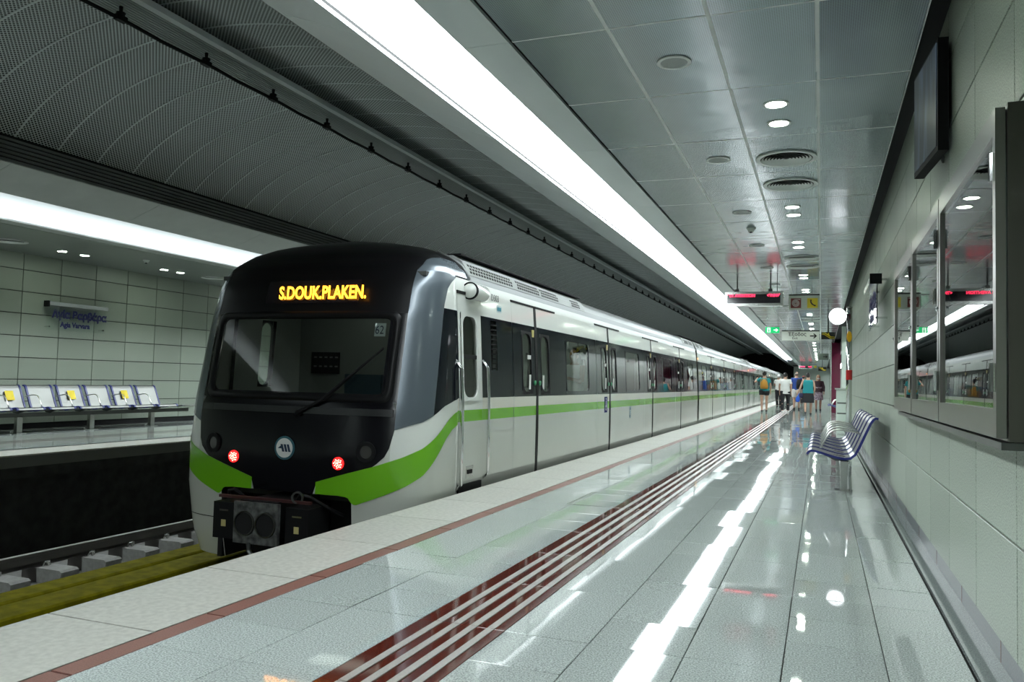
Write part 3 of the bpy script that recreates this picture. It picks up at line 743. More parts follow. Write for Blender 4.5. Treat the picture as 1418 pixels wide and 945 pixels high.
# station name signs
def name_sign(wallx, sgn, y0, y1, lab):
    """sgn +1: faces +x (opposite wall)"""
    e = empty('station_name_sign', (wallx, (y0+y1)/2, 1.81)); w = (y1-y0)/2; h = .52; xo = sgn*.10
    MB().box(min(xo, xo+sgn*.012), max(xo, xo+sgn*.012), -w, w, 0, h-.05).build('acrylic_plate', ACRYLIC, e)
    MB().box(min(xo-sgn*.03, xo+sgn*.07), max(xo-sgn*.03, xo+sgn*.07), -w, w, h-.07, h).build('lamp_bar', STEEL, e)
    yy = -w if sgn > 0 else -w
    MB().box(min(xo-sgn*.04, xo+sgn*.08), max(xo-sgn*.04, xo+sgn*.08), yy-.03, yy, h-.10, h+.01).build('end_cap', RUBBER, e)
    for a in (-w+.06, w-.06): MB().tube([(sgn*.0, a, .06), (xo+sgn*.02, a, .06)], .012, 8).build('stand_off', CHROME, e)
    for a in (-w+.1, w-.1): MB().tube([(0, a, h-.04), (xo, a, h-.04)], .012, 6).build('wall_bracket', STEEL, e)
    r = (0, sgn, 0); st = -sgn*w
    text('name_lettering', 'Αγία Βαρβάρα', .195, NAVY, e, (xo+sgn*.014, st+sgn*.11, .235), r, (0, 0, 1), .002, 'LEFT', .90, .009)
    text('name_lettering', 'Agia Varvara', .135, NAVY, e, (xo+sgn*.014, st+sgn*.29, .07), r, (0, 0, 1), .002, 'LEFT', .93, .005)
    tag(e, lab, 'sign')
name_sign(OX, 1, 10.69, 12.0, 'clear station name sign with navy lettering on the opposite wall')
name_sign(WX, -1, 9.45, 10.9, 'clear station name sign seen edge-on on the right wall beyond the cabinet')

# ================================================================== BENCHES
BP = [(-.140, .405), (-.122, .432), (-.095, .445), (-.06, .442), (0, .428), (.08, .405), (.16, .385), (.23, .375), (.285, .385), (.325, .42), (.36, .49), (.42, .63), (.47, .745), (.495, .785), (.52, .803), (.548, .800)]
def bench_seat_mesh(name, y0, y1, off, m, th=.012):
    n = len(BP); v = []; f = []
    for y in (y0, y1):
        for k in (0, 1):
            for i, (x, z) in enumerate(BP):
                a = BP[max(i-1, 0)]; b = BP[min(i+1, n-1)]; d = Vector((b[0]-a[0], b[1]-a[1])).normalized(); nn = Vector((-d.y, d.x))
                o = off if k == 0 else off-th
                v.append((x+nn.x*o, y, z+nn.y*o))
    A, B_, C_, D_ = 0, n, 2*n, 3*n
    for i in range(n-1):
        f += [(A+i, A+i+1, C_+i+1, C_+i), (B_+i, D_+i, D_+i+1, B_+i+1), (A+i, B_+i, B_+i+1, A+i+1), (C_+i, C_+i+1, D_+i+1, D_+i)]
    f += [(A, C_, D_, B_), (A+n-1, B_+n-1, D_+n-1, C_+n-1)]
    return me_from(name, v, f, m, smooth=False)
seat_me = bench_seat_mesh('seat_shell', .035, .485, 0, BENCHM); trimA = bench_seat_mesh('blue_edge', .0, .036, .006, BLUETRIM, .024); trimB = bench_seat_mesh('blue_edge', .484, .52, .006, BLUETRIM, .024)
arm = MB(); arm.tube([(-.005, 0, .43), (.03, 0, .50), (.085, 0, .60), (.13, 0, .635), (.20, 0, .645), (.36, 0, .62), (.405, 0, .60)], .0095, 8); arm_me = arm.mesh('armrest', mat('satin_armrest', (.78, .78, .75), .3, metal=1), True)
brk = MB().prism([(-.05, .42), (.30, .372), (.24, .33), (.14, .33)], -.02, .02).mesh('seat_bracket', DKSTEEL)
def bench(x, y0, n, flip, legs, label, stickers=(), table=False):
    e = empty('platform_bench', (x, y0, 0))
    s = -1 if flip else 1
    root = e
    if flip: e.scale = (-1, 1, 1)
    for k in range(n):
        y = .6*k
        sh = obj('seat_shell', seat_me, root, (-.23, y, 0)); obj('blue_edge', trimA, sh); obj('blue_edge', trimB, sh)
        if k in stickers: MB().box(-.003, 0, -.075, .075, -.085, .085).build('yellow_notice', YELLOWS, sh, (.392, .26, .628), rot=(0, math.radians(23), 0))
        obj('seat_bracket', brk, root, (-.23, y+.26, 0))
        if k < n-1: obj('armrest', arm_me, root, (-.23, y+.56, 0))
    end = .6*n+(.62 if table else -.05)
    MB().box(-.04, .04, .06, end-.05, .27, .34).build('beam', DKSTEEL if flip else STEEL, root)
    if table: MB().prism([(-.30, .40), (-.28, .42), (-.05, .385), (.1, .385), (.1, .375), (-.05, .37)], .6*n+.12, end).build('end_table', BENCHM, root)
    for ly in legs:
        lg = MB().box(-.035, .035, ly-.05, ly+.05, 0, .27).build('leg', STEEL, root)
        MB().box(-.09, .09, ly-.09, ly+.09, 0, .01).build('foot_plate', STEEL, lg); MB().tube([(.07, ly-.07, 0), (.07, ly-.07, .03)], .012, 8).build('foot_bolt', CHROME, lg)
    tag(e, label, 'bench')
    return e
bench(.23, 9.05, 6, False, (.40, 2.18, 3.2), 'steel platform bench with blue seat edges by the right wall')
bench(-12.57, 8.2, 8, True, (.15, 1.52, 2.96, 4.40), 'long steel bench with blue edges and yellow notices on the opposite platform', (0, 2, 4, 6), True)
bench(.62, 33.0, 5, False, (.40, 2.4), 'distant dark bench beside the maroon panel')

# ================================================================== THE TRAIN
TX = -4.73                        # centre line of the near track
WP = np.array([(-.80, 1.26), (-.5, 1.35), (0, 1.395), (.4, 1.40), (.9, 1.393), (1.5, 1.362), (2.0, 1.325), (2.12, 1.30), (2.2, 1.265), (2.28, 1.21), (2.36, 1.10), (2.43, .93), (2.49, .65), (2.53, .30), (2.545, 0.02)])
YP = np.array([(-.80, 6.50), (-.4, 6.42), (0, 6.385), (.4, 6.395), (.8, 6.44), (1.2, 6.51), (1.7, 6.60), (2.0, 6.68), (2.2, 6.78), (2.35, 6.92), (2.45, 7.08), (2.545, 7.4)])-np.array([0, 6.4])
def wz(z): return float(np.interp(z, WP[:, 0], WP[:, 1]))
_ol = {}
def outline(z, yend):
    k = (round(z, 5), yend)
    if k not in _ol:
        w = wz(z); y0 = float(np.interp(z, YP[:, 0], YP[:, 1])); th = np.linspace(0, PI/2, 60)
        x = w*np.sin(th)**(2/3.5); y = y0+.55*(1-np.cos(th)**(2/3.5))
        x = np.r_[x, w]; y = np.r_[y, max(yend, y[-1])+.001]
        _ol[k] = (np.r_[0, np.cumsum(np.hypot(np.diff(x), np.diff(y)))], x, y)
    return _ol[k]
NEND = .83                        # the nose shell ends here (car coordinates)
def npt(s, z, off=0., yend=NEND):
    """point on the nose surface: s = way round the outline from the middle, z = height"""
    S, x, y = outline(z, yend); a = min(abs(s), S[-1])
    px, py = float(np.interp(a, S, x)), float(np.interp(a, S, y))
    if off:
        q = min(a+.02, S[-1]); r = max(a-.02, 0)
        d = Vector((float(np.interp(q, S, x)-np.interp(r, S, x)), float(np.interp(q, S, y)-np.interp(r, S, y)))).normalized()
        px += d.y*off; py -= d.x*off
    sg = -1 if s < 0 else 1
    return (sg*px, py, z)
def patch(name, ss, lo, hi, m, parent, off=.003, rows=10, hole=None, th=0., yend=NEND):
    """strip of nose surface: columns ss, each from lo(s) to hi(s)"""
    v = []; f = []; n = rows+1
    for s in ss:
        a, b = lo(s), hi(s)
        for r in range(n): v.append(npt(s, a+(b-a)*r/rows, off, yend))
    for c in range(len(ss)-1):
        for r in range(rows):
            f.append((c*n+r, (c+1)*n+r, (c+1)*n+r+1, c*n+r+1))
    return obj(name, me_from(name, v, f, m, smooth=True), parent)
def cells(name, ss, zs, m, parent, off=0., skip=lambda s, z: False, yend=NEND):
    v = [npt(s, z, off, yend) for s in ss for z in zs]; n = len(zs); f = []
    for c in range(len(ss)-1):
        for r in range(n-1):
            if not skip((ss[c]+ss[c+1])/2, (zs[r]+zs[r+1])/2): f.append((c*n+r, (c+1)*n+r, (c+1)*n+r+1, c*n+r+1))
    return obj(name, me_from(name, v, f, m, smooth=True), parent)
def lerp(pts): 
    p = np.array(pts)
    return lambda s: float(np.interp(abs(s), p[:, 0], p[:, 1]))
def lin(a, b, n): return [a+(b-a)*i/(n-1) for i in range(n)]
# ---- flat sides, doors and windows
BANDS = [(-.75, -.05, 5), (-.05, .075, 4), (.075, .67, 1), (.67, .785, 2), (.785, .905, 3), (.905, 1.25, 0), (1.25, 1.55, 0), (1.55, 1.775, 0), (1.775, 2.12, 6)]
SIDEM = [TDARK, TLOWER, TGREEN, TCREAM, TDIRT, TLOWER, TWHITE, INTER]
def side_mesh(name, sg, y0, y1, holes, z0=-.75, z1=2.12, off=0., inner=True, mats=SIDEM, bands=BANDS):
    ys = sorted({y0, y1, *[h[0] for h in holes], *[h[1] for h in holes]}); zs = sorted({z0, z1, *[b[0] for b in bands if z0 < b[0] < z1], *[h[2] for h in holes], *[h[3] for h in holes]})
    v = []; f = []; mi = []
    for k, d in ((0, off), (1, off-.05)):
        if k and not inner: break
        base = len(v); n = len(zs)
        for y in ys:
            for z in zs: v.append((sg*(wz(z)+d), y, z))
        for c in range(len(ys)-1):
            for r in range(n-1):
                yc, zc = (ys[c]+ys[c+1])/2, (zs[r]+zs[r+1])/2
                if any(h[0] < yc < h[1] and h[2] < zc < h[3] for h in holes): continue
                q = (base+c*n+r, base+(c+1)*n+r, base+(c+1)*n+r+1, base+c*n+r+1)
                f.append(q if (sg > 0) == (k == 0) else q[::-1])
                mi.append(7 if k else next(b[2] for b in bands if b[0] <= zc < b[1]))
    return me_from(name, v, f, mats, mi)
def rr(y0, y1, z0, z1, r, n=5):
    p = []
    for cy, cz, a0 in ((y1-r, z0+r, -PI/2), (y1-r, z1-r, 0), (y0+r, z1-r, PI/2), (y0+r, z0+r, PI)):
        p += [(cy+r*math.cos(a0+PI/2*i/n), cz+r*math.sin(a0+PI/2*i/n)) for i in range(n+1)]
    return p
def window(parent, sg, y0, y1, z0, z1, r, fm, fw=.022, off=.004, glassm=None):
    """rounded rubber frame filling a square hole, with its pane"""
    n = 5; inn = rr(y0+fw, y1-fw, z0+fw, z1-fw, r, n); cor = [(y1, z0), (y1, z1), (y0, z1), (y0, z0)]
    v = []; f = []
    for i, (y, z) in enumerate(inn): v.append((sg*(wz(z)+off), y, z))
    for y, z in cor: v.append((sg*(wz(z)+off), y, z))
    N = len(inn); k = n+1
    for c in range(4):
        for i in range(k-1): f.append((c*k+i, N+c, c*k+i+1))
        f.append((c*k+k-1, N+c, N+(c+1) % 4, ((c+1)*k) % N))
    # depth of the rubber
    b = len(v)
    for i, (y, z) in enumerate(inn): v.append((sg*(wz(z)-.03), y, z))
    for i in range(N): f.append((i, (i+1) % N, b+(i+1) % N, b+i))
    if sg > 0: f = [q[::-1] for q in f]
    w = obj('window', me_from('window_frame', v, f, fm), parent)
    v = [(sg*(wz(z)-.004), y, z) for y, z in rr(y0+fw-.004, y1-fw+.004, z0+fw-.004, z1-fw+.004, r, n)]
    v.append((sg*(wz((z0+z1)/2)-.004), (y0+y1)/2, (z0+z1)/2)); N = len(v)-1
    obj('pane', me_from('pane', v, [(i, (i+1) % N, N) for i in range(N)], glassm or TGLASS), w)
    return w
DZ0, DZ1 = -.05, 2.02
LEAF = {}
def door_leaves(parent, yc):
    """a pair of sliding leaves with tall windows, rubber seal and labels"""
    for side in (-1, 1):
        a, b = (yc-.82, yc-.03) if side < 0 else (yc+.03, yc+.82)
        wy0, wy1 = (yc-.53, yc-.16) if side < 0 else (yc+.16, yc+.53)
        k = side
        if k not in LEAF:
            LEAF[k] = side_mesh('door_leaf', 1, a-yc+.004, b-yc-.004, [(wy0-yc, wy1-yc, .93, 1.70)], DZ0, DZ1, .003)
        lf = obj('door_leaf', LEAF[k], parent, (0, yc, 0))
        w = window(lf, 1, wy0-yc, wy1-yc, .93, 1.70, .12, RUBBER, .03, .007)
        x = wz(1.0)+.001
        MB().box(wz(1.0)-.002, wz(1.0)+.001, (wy0+wy1)/2-yc+side*-.09-.035, (wy0+wy1)/2-yc+side*-.09+.03, .99, 1.17).build('door_label', PAPER, lf)
        if side < 0: MB().box(wz(1.35)-.002, wz(1.35)+.001, wy1-yc-.16, wy1-yc-.04, 1.36, 1.41).build('door_label', PAPER, lf); MB().box(wz(1.68), wz(1.68)+.012, wy1-yc+.02, wy1-yc+.08, 1.64, 1.73).build('door_lamp', mat('door_lamp_amber', (.6, .5, .2), .3), lf)
        MB().disc((wz(1.0)+.004, (-.09 if side < 0 else .09), 1.07), .03, (1, 0, 0), .012, 14).build('door_button', mat('door_button_green', (.03, .25, .10), .3), lf)
    v = [(wz(z)+o, yc+y, z) for z in lin(DZ0, DZ1, 9) for y, o in ((-.042, -.01), (-.042, .007), (.042, .007), (.042, -.01))]
    f = [(4*i+j, 4*i+j+1, 4*i+j+5, 4*i+j+4) for i in range(8) for j in range(3)]
    obj('door_seal', me_from('door_seal', v, f, RUBBER), parent)
    MB().box(wz(2.03)-.01, wz(2.03)+.012, yc-.83, yc+.83, DZ1-.005, DZ1+.018).build('door_header', RUBBER, parent)
def interior(e, y0, y1, light=True):
    MB().box(-1.33, 1.33, y0, y1, -.12, -.02).build('car_floor', INTERD, e)
    MB().box(-1.25, 1.25, y0, y1, 2.12, 2.16).build('car_ceiling', INTER, e)
    if light:
        for x in (-.55, .55): MB().box(x-.06, x+.06, y0+.6, y1-.6, 2.10, 2.118).build('added_interior_lamp', mat('added_car_lamp', (.9, .9, .9), .4, emit=(.9, 1, .92), es=2.2), e)  # lamps added so the car interior shows through the windows
def seats(e, ycs):
    for yc in ycs:
        for sg in (-1,):
            MB().box(min(sg*1.30, sg*.86), max(sg*1.30, sg*.86), yc-.9, yc+.9, .36, .45).build('bench_seat', SEATM, e)
            MB().box(min(sg*1.32, sg*1.24), max(sg*1.32, sg*1.24), yc-.9, yc+.9, .45, .92).build('seat_back', SEATM, e)
        for sg in (-1, 1): MB().tube([(sg*.8, yc-.9, -.02), (sg*.8, yc-.9, 2.12)], .017, 8).build('grab_pole', CHROME, e)
def roof(e, y0, y1):
    pr = [(1.302, 2.115), (1.29, 2.15), (1.262, 2.2)]
    v = [(sg*x, y, z) for sg in (1, -1) for x, z in pr for y in (y0, y1)]
    f = [(a, a+2, a+3, a+1) for a in (0, 2)]+[(a, a+1, a+3, a+2) for a in (6, 8)]
    obj('cant_rail', me_from('cant_rail', v, f, TCANT, smooth=True), e)
    half = [(1.262, 2.2), (1.21, 2.28), (1.10, 2.36), (.93, 2.43), (.65, 2.49), (.30, 2.53), (0, 2.545)]
    pts = half+[(-x, z) for x, z in half[:-1][::-1]]
    v = [(x, y, z) for x, z in pts for y in (y0, y1)]; f = [(2*i, 2*i+2, 2*i+3, 2*i+1) for i in range(len(pts)-1)]
    n = len(pts); f += [tuple(range(0, 2*n, 2)), tuple(range(2*n-1, 0, -2))]
    o = obj('roof', me_from('roof', v, f, TROOF), e); o.data.polygons.foreach_set('use_smooth', [True]*(n-1)+[False]*2)
def fairing(e, y0, y1, grilles):
    sec = [(1.275, 2.19), (1.245, 2.265), (1.20, 2.335), (1.10, 2.40), (1.0, 2.40), (1.0, 2.3), (1.2, 2.2)]
    fr = MB().prism(sec, y0, y1).build('roof_fairing', mat('fairing_matte', (.42, .44, .43), .6, spec=.2), e)
    a = Vector((1.268, 0, 2.207)); b = Vector((1.212, 0, 2.317)); n = Vector((b.z-a.z, 0, -(b.x-a.x))).normalized()
    for g0, g1 in grilles:
        m = MB(); k = int((g1-g0)/.075)
        for i in range(k):
            for r in range(3):
                t0, t1 = .10+r*.3, .10+r*.3+.20
                # follow the two facets of the fairing
                def F(t):
                    z = 2.20+.125*t; x = float(np.interp(z, [2.19, 2.265, 2.335], [1.275, 1.245, 1.20])); return x+.003, z
                (xa, za), (xb, zb) = F(t0), F(t1); ya = g0+i*.075+(r % 2)*.02; yb = ya+.055
                m.add([(xa, ya, za), (xa, yb, za), (xb, yb, zb), (xb, ya, zb)], [(0, 1, 2, 3)])
        m.build('vent_slots', BLACK, fr)
    MB().box(1.0, 1.19, y0, y1, 2.40, 2.415).build('roof_edge', RUBBER, e)
def bogie(e, y):
    b = MB().box(-1.0, 1.0, y-1.5, y+1.5, -.95, -.72).build('bogie_frame', RUBBER, e)
    for dy in (-1, 1):
        for x in (-.7175, .7175): MB().tube([(x-.06, y+dy, -.655), (x+.06, y+dy, -.655)], .425, 28).build('wheel', RAILST, b)
        MB().tube([(-.75, y+dy, -.655), (.75, y+dy, -.655)], .07, 10).build('axle', RUBBER, b)
def far_side(e, y0, y1, doors, wins, cabwin=None):
    holes = [(c-w/2, c+w/2, .93, 1.70) for c, w in wins]
    dh = []
    for yc in doors: dh += [(yc-.53, yc-.16, .93, 1.70), (yc+.16, yc+.53, .93, 1.70)]
    if cabwin: dh.append(cabwin)
    obj('far_side_wall', side_mesh('far_side_wall', -1, y0, y1, holes+dh), e)
    for h in holes: window(e, -1, *h, .07, TDARK)
    for h in dh: window(e, -1, *h, .10, RUBBER)

# ---- leading car with the cab
e = empty('metro_car', (TX, 6.4, 0)); CAR = e
D1 = [3.206, 6.95, 10.66, 14.35]; W1 = [(5.08, 1.22), (8.80, 1.22), (12.50, 1.22), (16.0, 1.15)]; CEND = 17.32
holes = [(d-.82, d+.82, DZ0, DZ1) for d in D1]+[(c-w/2, c+w/2, .93, 1.70) for c, w in W1]+[(.87, 1.46, DZ0, 1.96), (1.72, 1.90, 1.20, 1.745)]
obj('side_wall', side_mesh('side_wall', 1, NEND, CEND, holes), e)
for c, w in W1: window(e, 1, c-w/2, c+w/2, .93, 1.70, .09, TDARK, .03)
for d in D1: door_leaves(e, d)
far_side(e, NEND, CEND, D1, W1, (1.24, 1.50, .95, 1.72))
interior(e, 2.2, CEND); seats(e, [5.08, 8.8, 12.5]); roof(e, 1.2, CEND); fairing(e, 1.25, 5.75, [(1.33, 2.62), (2.76, 3.62), (3.66, 4.45), (5.05, 5.50)])
fairing(e, 15.4, CEND-.05, [(15.6, 16.3), (16.45, 17.1)])
bogie(e, 3.0); bogie(e, 14.4)
MB().box(-1.1, 1.1, .6, CEND, -.72, -.12).build('underframe', RUBBER, e)
# cab door on the platform side
CABB = [(-.75, -.05, 5), (-.05, .075, 4), (.075, .67, 1), (.67, .785, 2), (.785, 2.12, 6)]
cd = obj('cab_door', side_mesh('cab_door', 1, .876, 1.454, [(.93, 1.36, .875, 1.775)], .05, 1.955, .002, bands=CABB), e)
w = window(cd, 1, .93, 1.36, .875, 1.775, .11, TWHITE, .038, .012)
MB().box(wz(1.32)-.006, wz(1.32)+.002, .965, 1.325, 1.305, 1.345).build('window_transom', RUBBER, w)
MB().box(wz(.16), wz(.16)+.004, 1.06, 1.24, .10, .22).build('latch_plate', STEEL, cd); MB().box(wz(.16), wz(.16)+.012, 1.10, 1.20, .14, .18).build('latch_handle', RUBBER, cd)
MB().box(wz(1.97)-.02, wz(1.97)+.012, .87, 1.47, 1.955, 1.985).build('door_header', RUBBER, e)
MB().box(wz(0)-.06, wz(0)+.01, .88, 1.455, -.05, .045).build('door_step', RUBBER, e)
for y, z0, z1 in ((.835, .0, 1.28), (1.505, .06, 1.30)):
    X = lambda z: wz(z)+.05
    MB().tube([(wz(z0)-.01, y+.02, z0), (X(z0), y+.01, z0+.06), (X(.5), y, .5), (X(.9), y, .9), (X(z1), y, z1-.08), (wz(z1)-.01, y-.02, z1)], .018, 10).build('grab_rail', CHROME, e, smooth=True)
MB().box(wz(1.5)-.06, wz(1.5)-.05, 1.72, 1.90, 1.20, 1.745).build('intake_back', BLACK, e)
for k in range(10): MB().box(wz(1.5)-.04, wz(1.5)-.005, 1.725, 1.895, 1.215+k*.053, 1.228+k*.053).build('intake_louvre', RUBBER, e)
MB().tube([(wz(2.0)+.05, 1.07, 2.0), (wz(2.0)+.05, 1.12, 2.0), (wz(2.0)+.05, 1.42, 2.0), (wz(2.0)+.03, 1.52, 1.99)], [.068, .085, .085, .05], 18).build('side_camera', TWHITE, e, smooth=True)
MB().ring((wz(2.0)+.05, 1.085, 2.0), .078, .090, (0, 1, 0), .03).build('camera_seal', RUBBER, e)
text('car_number', 'D303', .105, mat('number_grey', (.06, .065, .07), .5), e, (wz(1.98)+.004, 1.77, 1.97), (0, 1, 0), (-.06, 0, 1), .0005, 'LEFT', 1.0)
MB().box(wz(1.88), wz(1.88)+.002, 1.93, 2.07, 1.795, 1.93).build('side_sticker', mat('pale_blue_sticker', (.45, .55, .58), .4), e); MB().box(wz(1.88)+.002, wz(1.88)+.003, 1.94, 2.06, 1.87, 1.91).build('side_sticker', mat('teal_sticker', (.05, .25, .32), .4), e)
# stickers farther along
b = MB().box(wz(.75), wz(.75)+.007, 6.58, 6.76, .60, .86).build('wheelchair_sticker', BLUESIGN, e)
MB().ring((wz(.75)+.008, 6.67, .68), .035, .045, (1, 0, 0), .001, 16).box(wz(.75)+.007, wz(.75)+.009, 6.655, 6.675, .69, .80).ell((wz(.75)+.008, 6.665, .825), (.002, .016, .016), 8, 6).build('wheelchair_symbol', WHT, b)
for z in (.50, .60): MB().ring((wz(.55)+.002, 8.5, z), .035, .055, (1, 0, 0), .002, 20).build('ring_sticker', mat('ring_sticker_blue', (.03, .16, .25), .4), e)
MB().disc((wz(.55)+.001, 8.5, .55), .05, (1, 0, 0), .0015, 20).build('ring_sticker', PAPER, e)

# ---- the nose
CUT = .735                         # half width of the coupler opening
ss = sorted(set(lin(-2.2, 2.2, 89)+[-CUT, CUT, -.99, .99])); zs = sorted(set(lin(-.70, 2.14, 40)+[.0, .92, 1.66]))
cells('nose_shell', ss, zs, TLOWER, e, 0., lambda s, z: (abs(s) < CUT and z < 0) or (abs(s) < .99 and .92 < z < 1.66))
lowcut = MB()
for sg in (-1, 1):
    v = [npt(sg*s, -.32, .004) for s in lin(CUT, 1.9, 20)]+[npt(sg*s, -.312, .004) for s in lin(CUT, 1.9, 20)]
    q = [(i, i+1, 21+i, 20+i) for i in range(19)]
    lowcut.add(v, q if sg > 0 else [t[::-1] for t in q])
lowcut.build('skirt_joint', RUBBER, e)
dome = [2.14, 2.17, 2.2, 2.24, 2.28, 2.32, 2.36, 2.40, 2.43, 2.46, 2.49, 2.51, 2.53, 2.54, 2.545]
cells('nose_dome', lin(-2.6, 2.6, 89), dome, TBLACKM, e, 0., yend=1.25)
mask_lo = lerp([(0, .0), (.345, .0), (.36, .11), (.66, .20), (.94, .28), (1.05, .38), (1.10, .50), (1.115, .62)])
mh = lambda s: 2.14
# black mask built round the windscreen opening
patch('nose_mask', lin(-1.115, 1.115, 61), mask_lo, lambda s: .90, TBLACK, e, .004, 12)
patch('nose_mask', lin(-1.115, 1.115, 41), lambda s: 1.68, mh, TBLACKM, e, .004, 8)
for sg in (-1, 1): patch('nose_mask', lin(*sorted((sg*.955, sg*1.115)), 8), lambda s: .88, lambda s: 1.70, TBLACK, e, .004, 12)
white_up = lerp([(1.10, .61), (1.25, .66), (1.36, .69), (1.48, .75), (1.64, .83), (1.89, .89), (2.0, .905)])
ptop = lerp([(1.11, 2.14), (1.475, 2.14)])
for sg in (-1, 1):
    def cols(a, b, n): return lin(*sorted((sg*a, sg*b)), n)
    patch('corner_pillar', cols(1.113, 1.478, 16), white_up, lambda s: 2.14, TGREY, e, .007, 24)
    patch('corner_pillar_top', cols(1.118, 2.05, 26), lambda s: 2.135, lerp([(1.118, 2.14), (1.14, 2.25), (1.25, 2.30), (1.6, 2.30), (1.70, 2.24), (2.05, 2.18)]), TGREY, e, .007, 10, yend=1.2)
    patch('corner_pillar', cols(1.476, 1.72, 10), lerp([(1.476, 1.80), (1.5, 1.97), (1.55, 2.04), (1.62, 2.10), (1.72, 2.135)]), lambda s: 2.14, TGREY, e, .007, 6)
    patch('side_dark_band', cols(1.476, 2.2, 16), white_up, lambda s: 1.775, TDARK, e, .004, 14)
    patch('upper_white_panel', cols(1.476, 2.2, 16), lambda s: 1.775, lambda s: 2.14, TWHITE, e, .002, 8)
    patch('cream_swoosh', cols(1.09, 2.2, 40), lerp([(1.09, .33), (1.2, .37), (1.38, .45), (1.53, .55), (1.78, .71), (1.90, .76), (2.0, .785)]), white_up, TWHITE, e, .002, 6)
    patch('green_stripe', cols(.36, 2.2, 70), lerp([(.36, .0), (.60, .0), (.70, -.01), (.735, -.06), (.77, -.08), (1.06, .03), (1.24, .11), (1.39, .20), (1.55, .35), (1.73, .52), (1.85, .60), (1.98, .65), (2.1, .67)]),
          lerp([(.36, .11), (.66, .20), (.94, .28), (1.2, .37), (1.38, .45), (1.53, .55), (1.78, .71), (1.90, .765), (2.0, .785)]), TGREEN, e, .006, 8)
# hoop where nose and roof meet
for sg in (-1, 1):
    pts = [(sg*(wz(z)+.012), 1.22+(2.2-z)*.15, z) for z in (2.13, 2.17, 2.21, 2.27, 2.33, 2.38, 2.43)]
    MB().tube(pts, .014, 6).build('nose_hoop', TROOF, e, smooth=True)
# windscreen with rounded frame
fr = []; gl = []; n = 6
inn = rr(-.955, .955, .955, 1.635, .07, n)
cor = [(1.0, .905), (1.0, 1.675), (-1.0, 1.675), (-1.0, .905)]
v = [npt(s, z, .010) for s, z in inn]+[npt(s, z, .006) for s, z in cor]
# edges follow the curved glass, so split the long sides
top = lin(-.955, .955, 24)
v = []; f = []
def ringpts(hw, z0, z1, r):
    p = []
    for a in lin(-hw+r, hw-r, 24): p.append((a, z0))
    for i in range(1, n): p.append((hw-r+r*math.sin(PI/2*i/n), z0+r-r*math.cos(PI/2*i/n)))
    for a in lin(z0+r, z1-r, 12): p.append((hw, a))
    for i in range(1, n): p.append((hw-r+r*math.cos(PI/2*i/n), z1-r+r*math.sin(PI/2*i/n)))
    for a in lin(hw-r, -hw+r, 24): p.append((a, z1))
    for i in range(1, n): p.append((-hw+r-r*math.sin(PI/2*i/n), z1-r+r*math.cos(PI/2*i/n)))
    for a in lin(z1-r, z0+r, 12): p.append((-hw, a))
    for i in range(1, n): p.append((-hw+r-r*math.cos(PI/2*i/n), z0+r-r*math.sin(PI/2*i/n)))
    return p
loops = [[npt(s, z, .006) for s, z in ringpts(1.065, .855, 1.72, .10)], [npt(s, z, .022) for s, z in ringpts(1.05, .87, 1.705, .09)], [npt(s, z, .022) for s, z in ringpts(1.0, .91, 1.665, .08)], [npt(s, z, -.01) for s, z in ringpts(.975, .935, 1.645, .07)]]
N = len(loops[0])
for l in loops: v += l
for k in range(3): f += [(k*N+i, k*N+(i+1) % N, (k+1)*N+(i+1) % N, (k+1)*N+i) for i in range(N)]
ws = obj('windscreen_frame', me_from('windscreen_frame', v, f, TBLACKM, smooth=True), e)
gv = [(x, .062+(z-.925)*.181+.052*(x/.98)**2, z) for x in lin(-.985, .985, 25) for z in lin(.925, 1.655, 4)]
obj('windscreen_glass', me_from('windscreen_glass', gv, [(c*4+r, c*4+4+r, c*4+5+r, c*4+1+r) for c in range(24) for r in range(3)], WSGLASS, smooth=True), ws)
q = npt(.86, 1.54, -.012); d = Vector(npt(.92, 1.54))-Vector(npt(.80, 1.54)); d.normalize(); up = Vector((0, .15, 1)).normalized()
c = Vector(q); pl_ = [c-d*.055-up*.063, c+d*.055-up*.063, c+d*.055+up*.063, c-d*.055+up*.063]
nb = obj('number_card', me_from('number_card', [tuple(p) for p in pl_], [(0, 1, 2, 3)], mat('number_card_pale', (.60, .68, .66), .5)), ws)
text('number_lettering', '62', .115, mat('number_dark', (.01, .02, .04), .5), ws, tuple(c-d*.05-up*.04-d.cross(up)*-.004), tuple(d), tuple(up), .0005, 'LEFT', .78)
# wiper
def on(s, z, o=.03): return npt(s, z, o)
wp = MB().tube([on(.12, .74), on(.38, .87, .05), on(.62, 1.08, .05), on(.93, 1.36, .03)], [.02, .016, .012, .009], 6).tube([on(.40, .86, .045), on(.93, 1.37, .025)], .008, 5).build('wiper', RUBBER, e)
MB().disc(on(.12, .74, .0), .03, (0, -1, 0), .04, 12).build('wiper_pivot', RUBBER, wp)
# ledge under the screen
patch('windscreen_ledge', lin(-1.09, 1.09, 31), lambda s: .735, lambda s: .80, mat('ledge_satin', (.02, .021, .022), .25), e, .018, 3)
# destination display
dd = patch('destination_window', lin(-.47, .60, 15), lambda s: 1.80, lambda s: 2.03, SCREEN, e, .010, 4)
txt = "S.DOUK.PLAKEN."
zc = 1.845
text('orange_lettering', txt, .175, LEDORANGE, dd, (-.305, npt(.1, 1.85, .022)[1]-.004, zc), (1, 0, 0), (0, .06, 1), .001, 'LEFT', .745, .005)
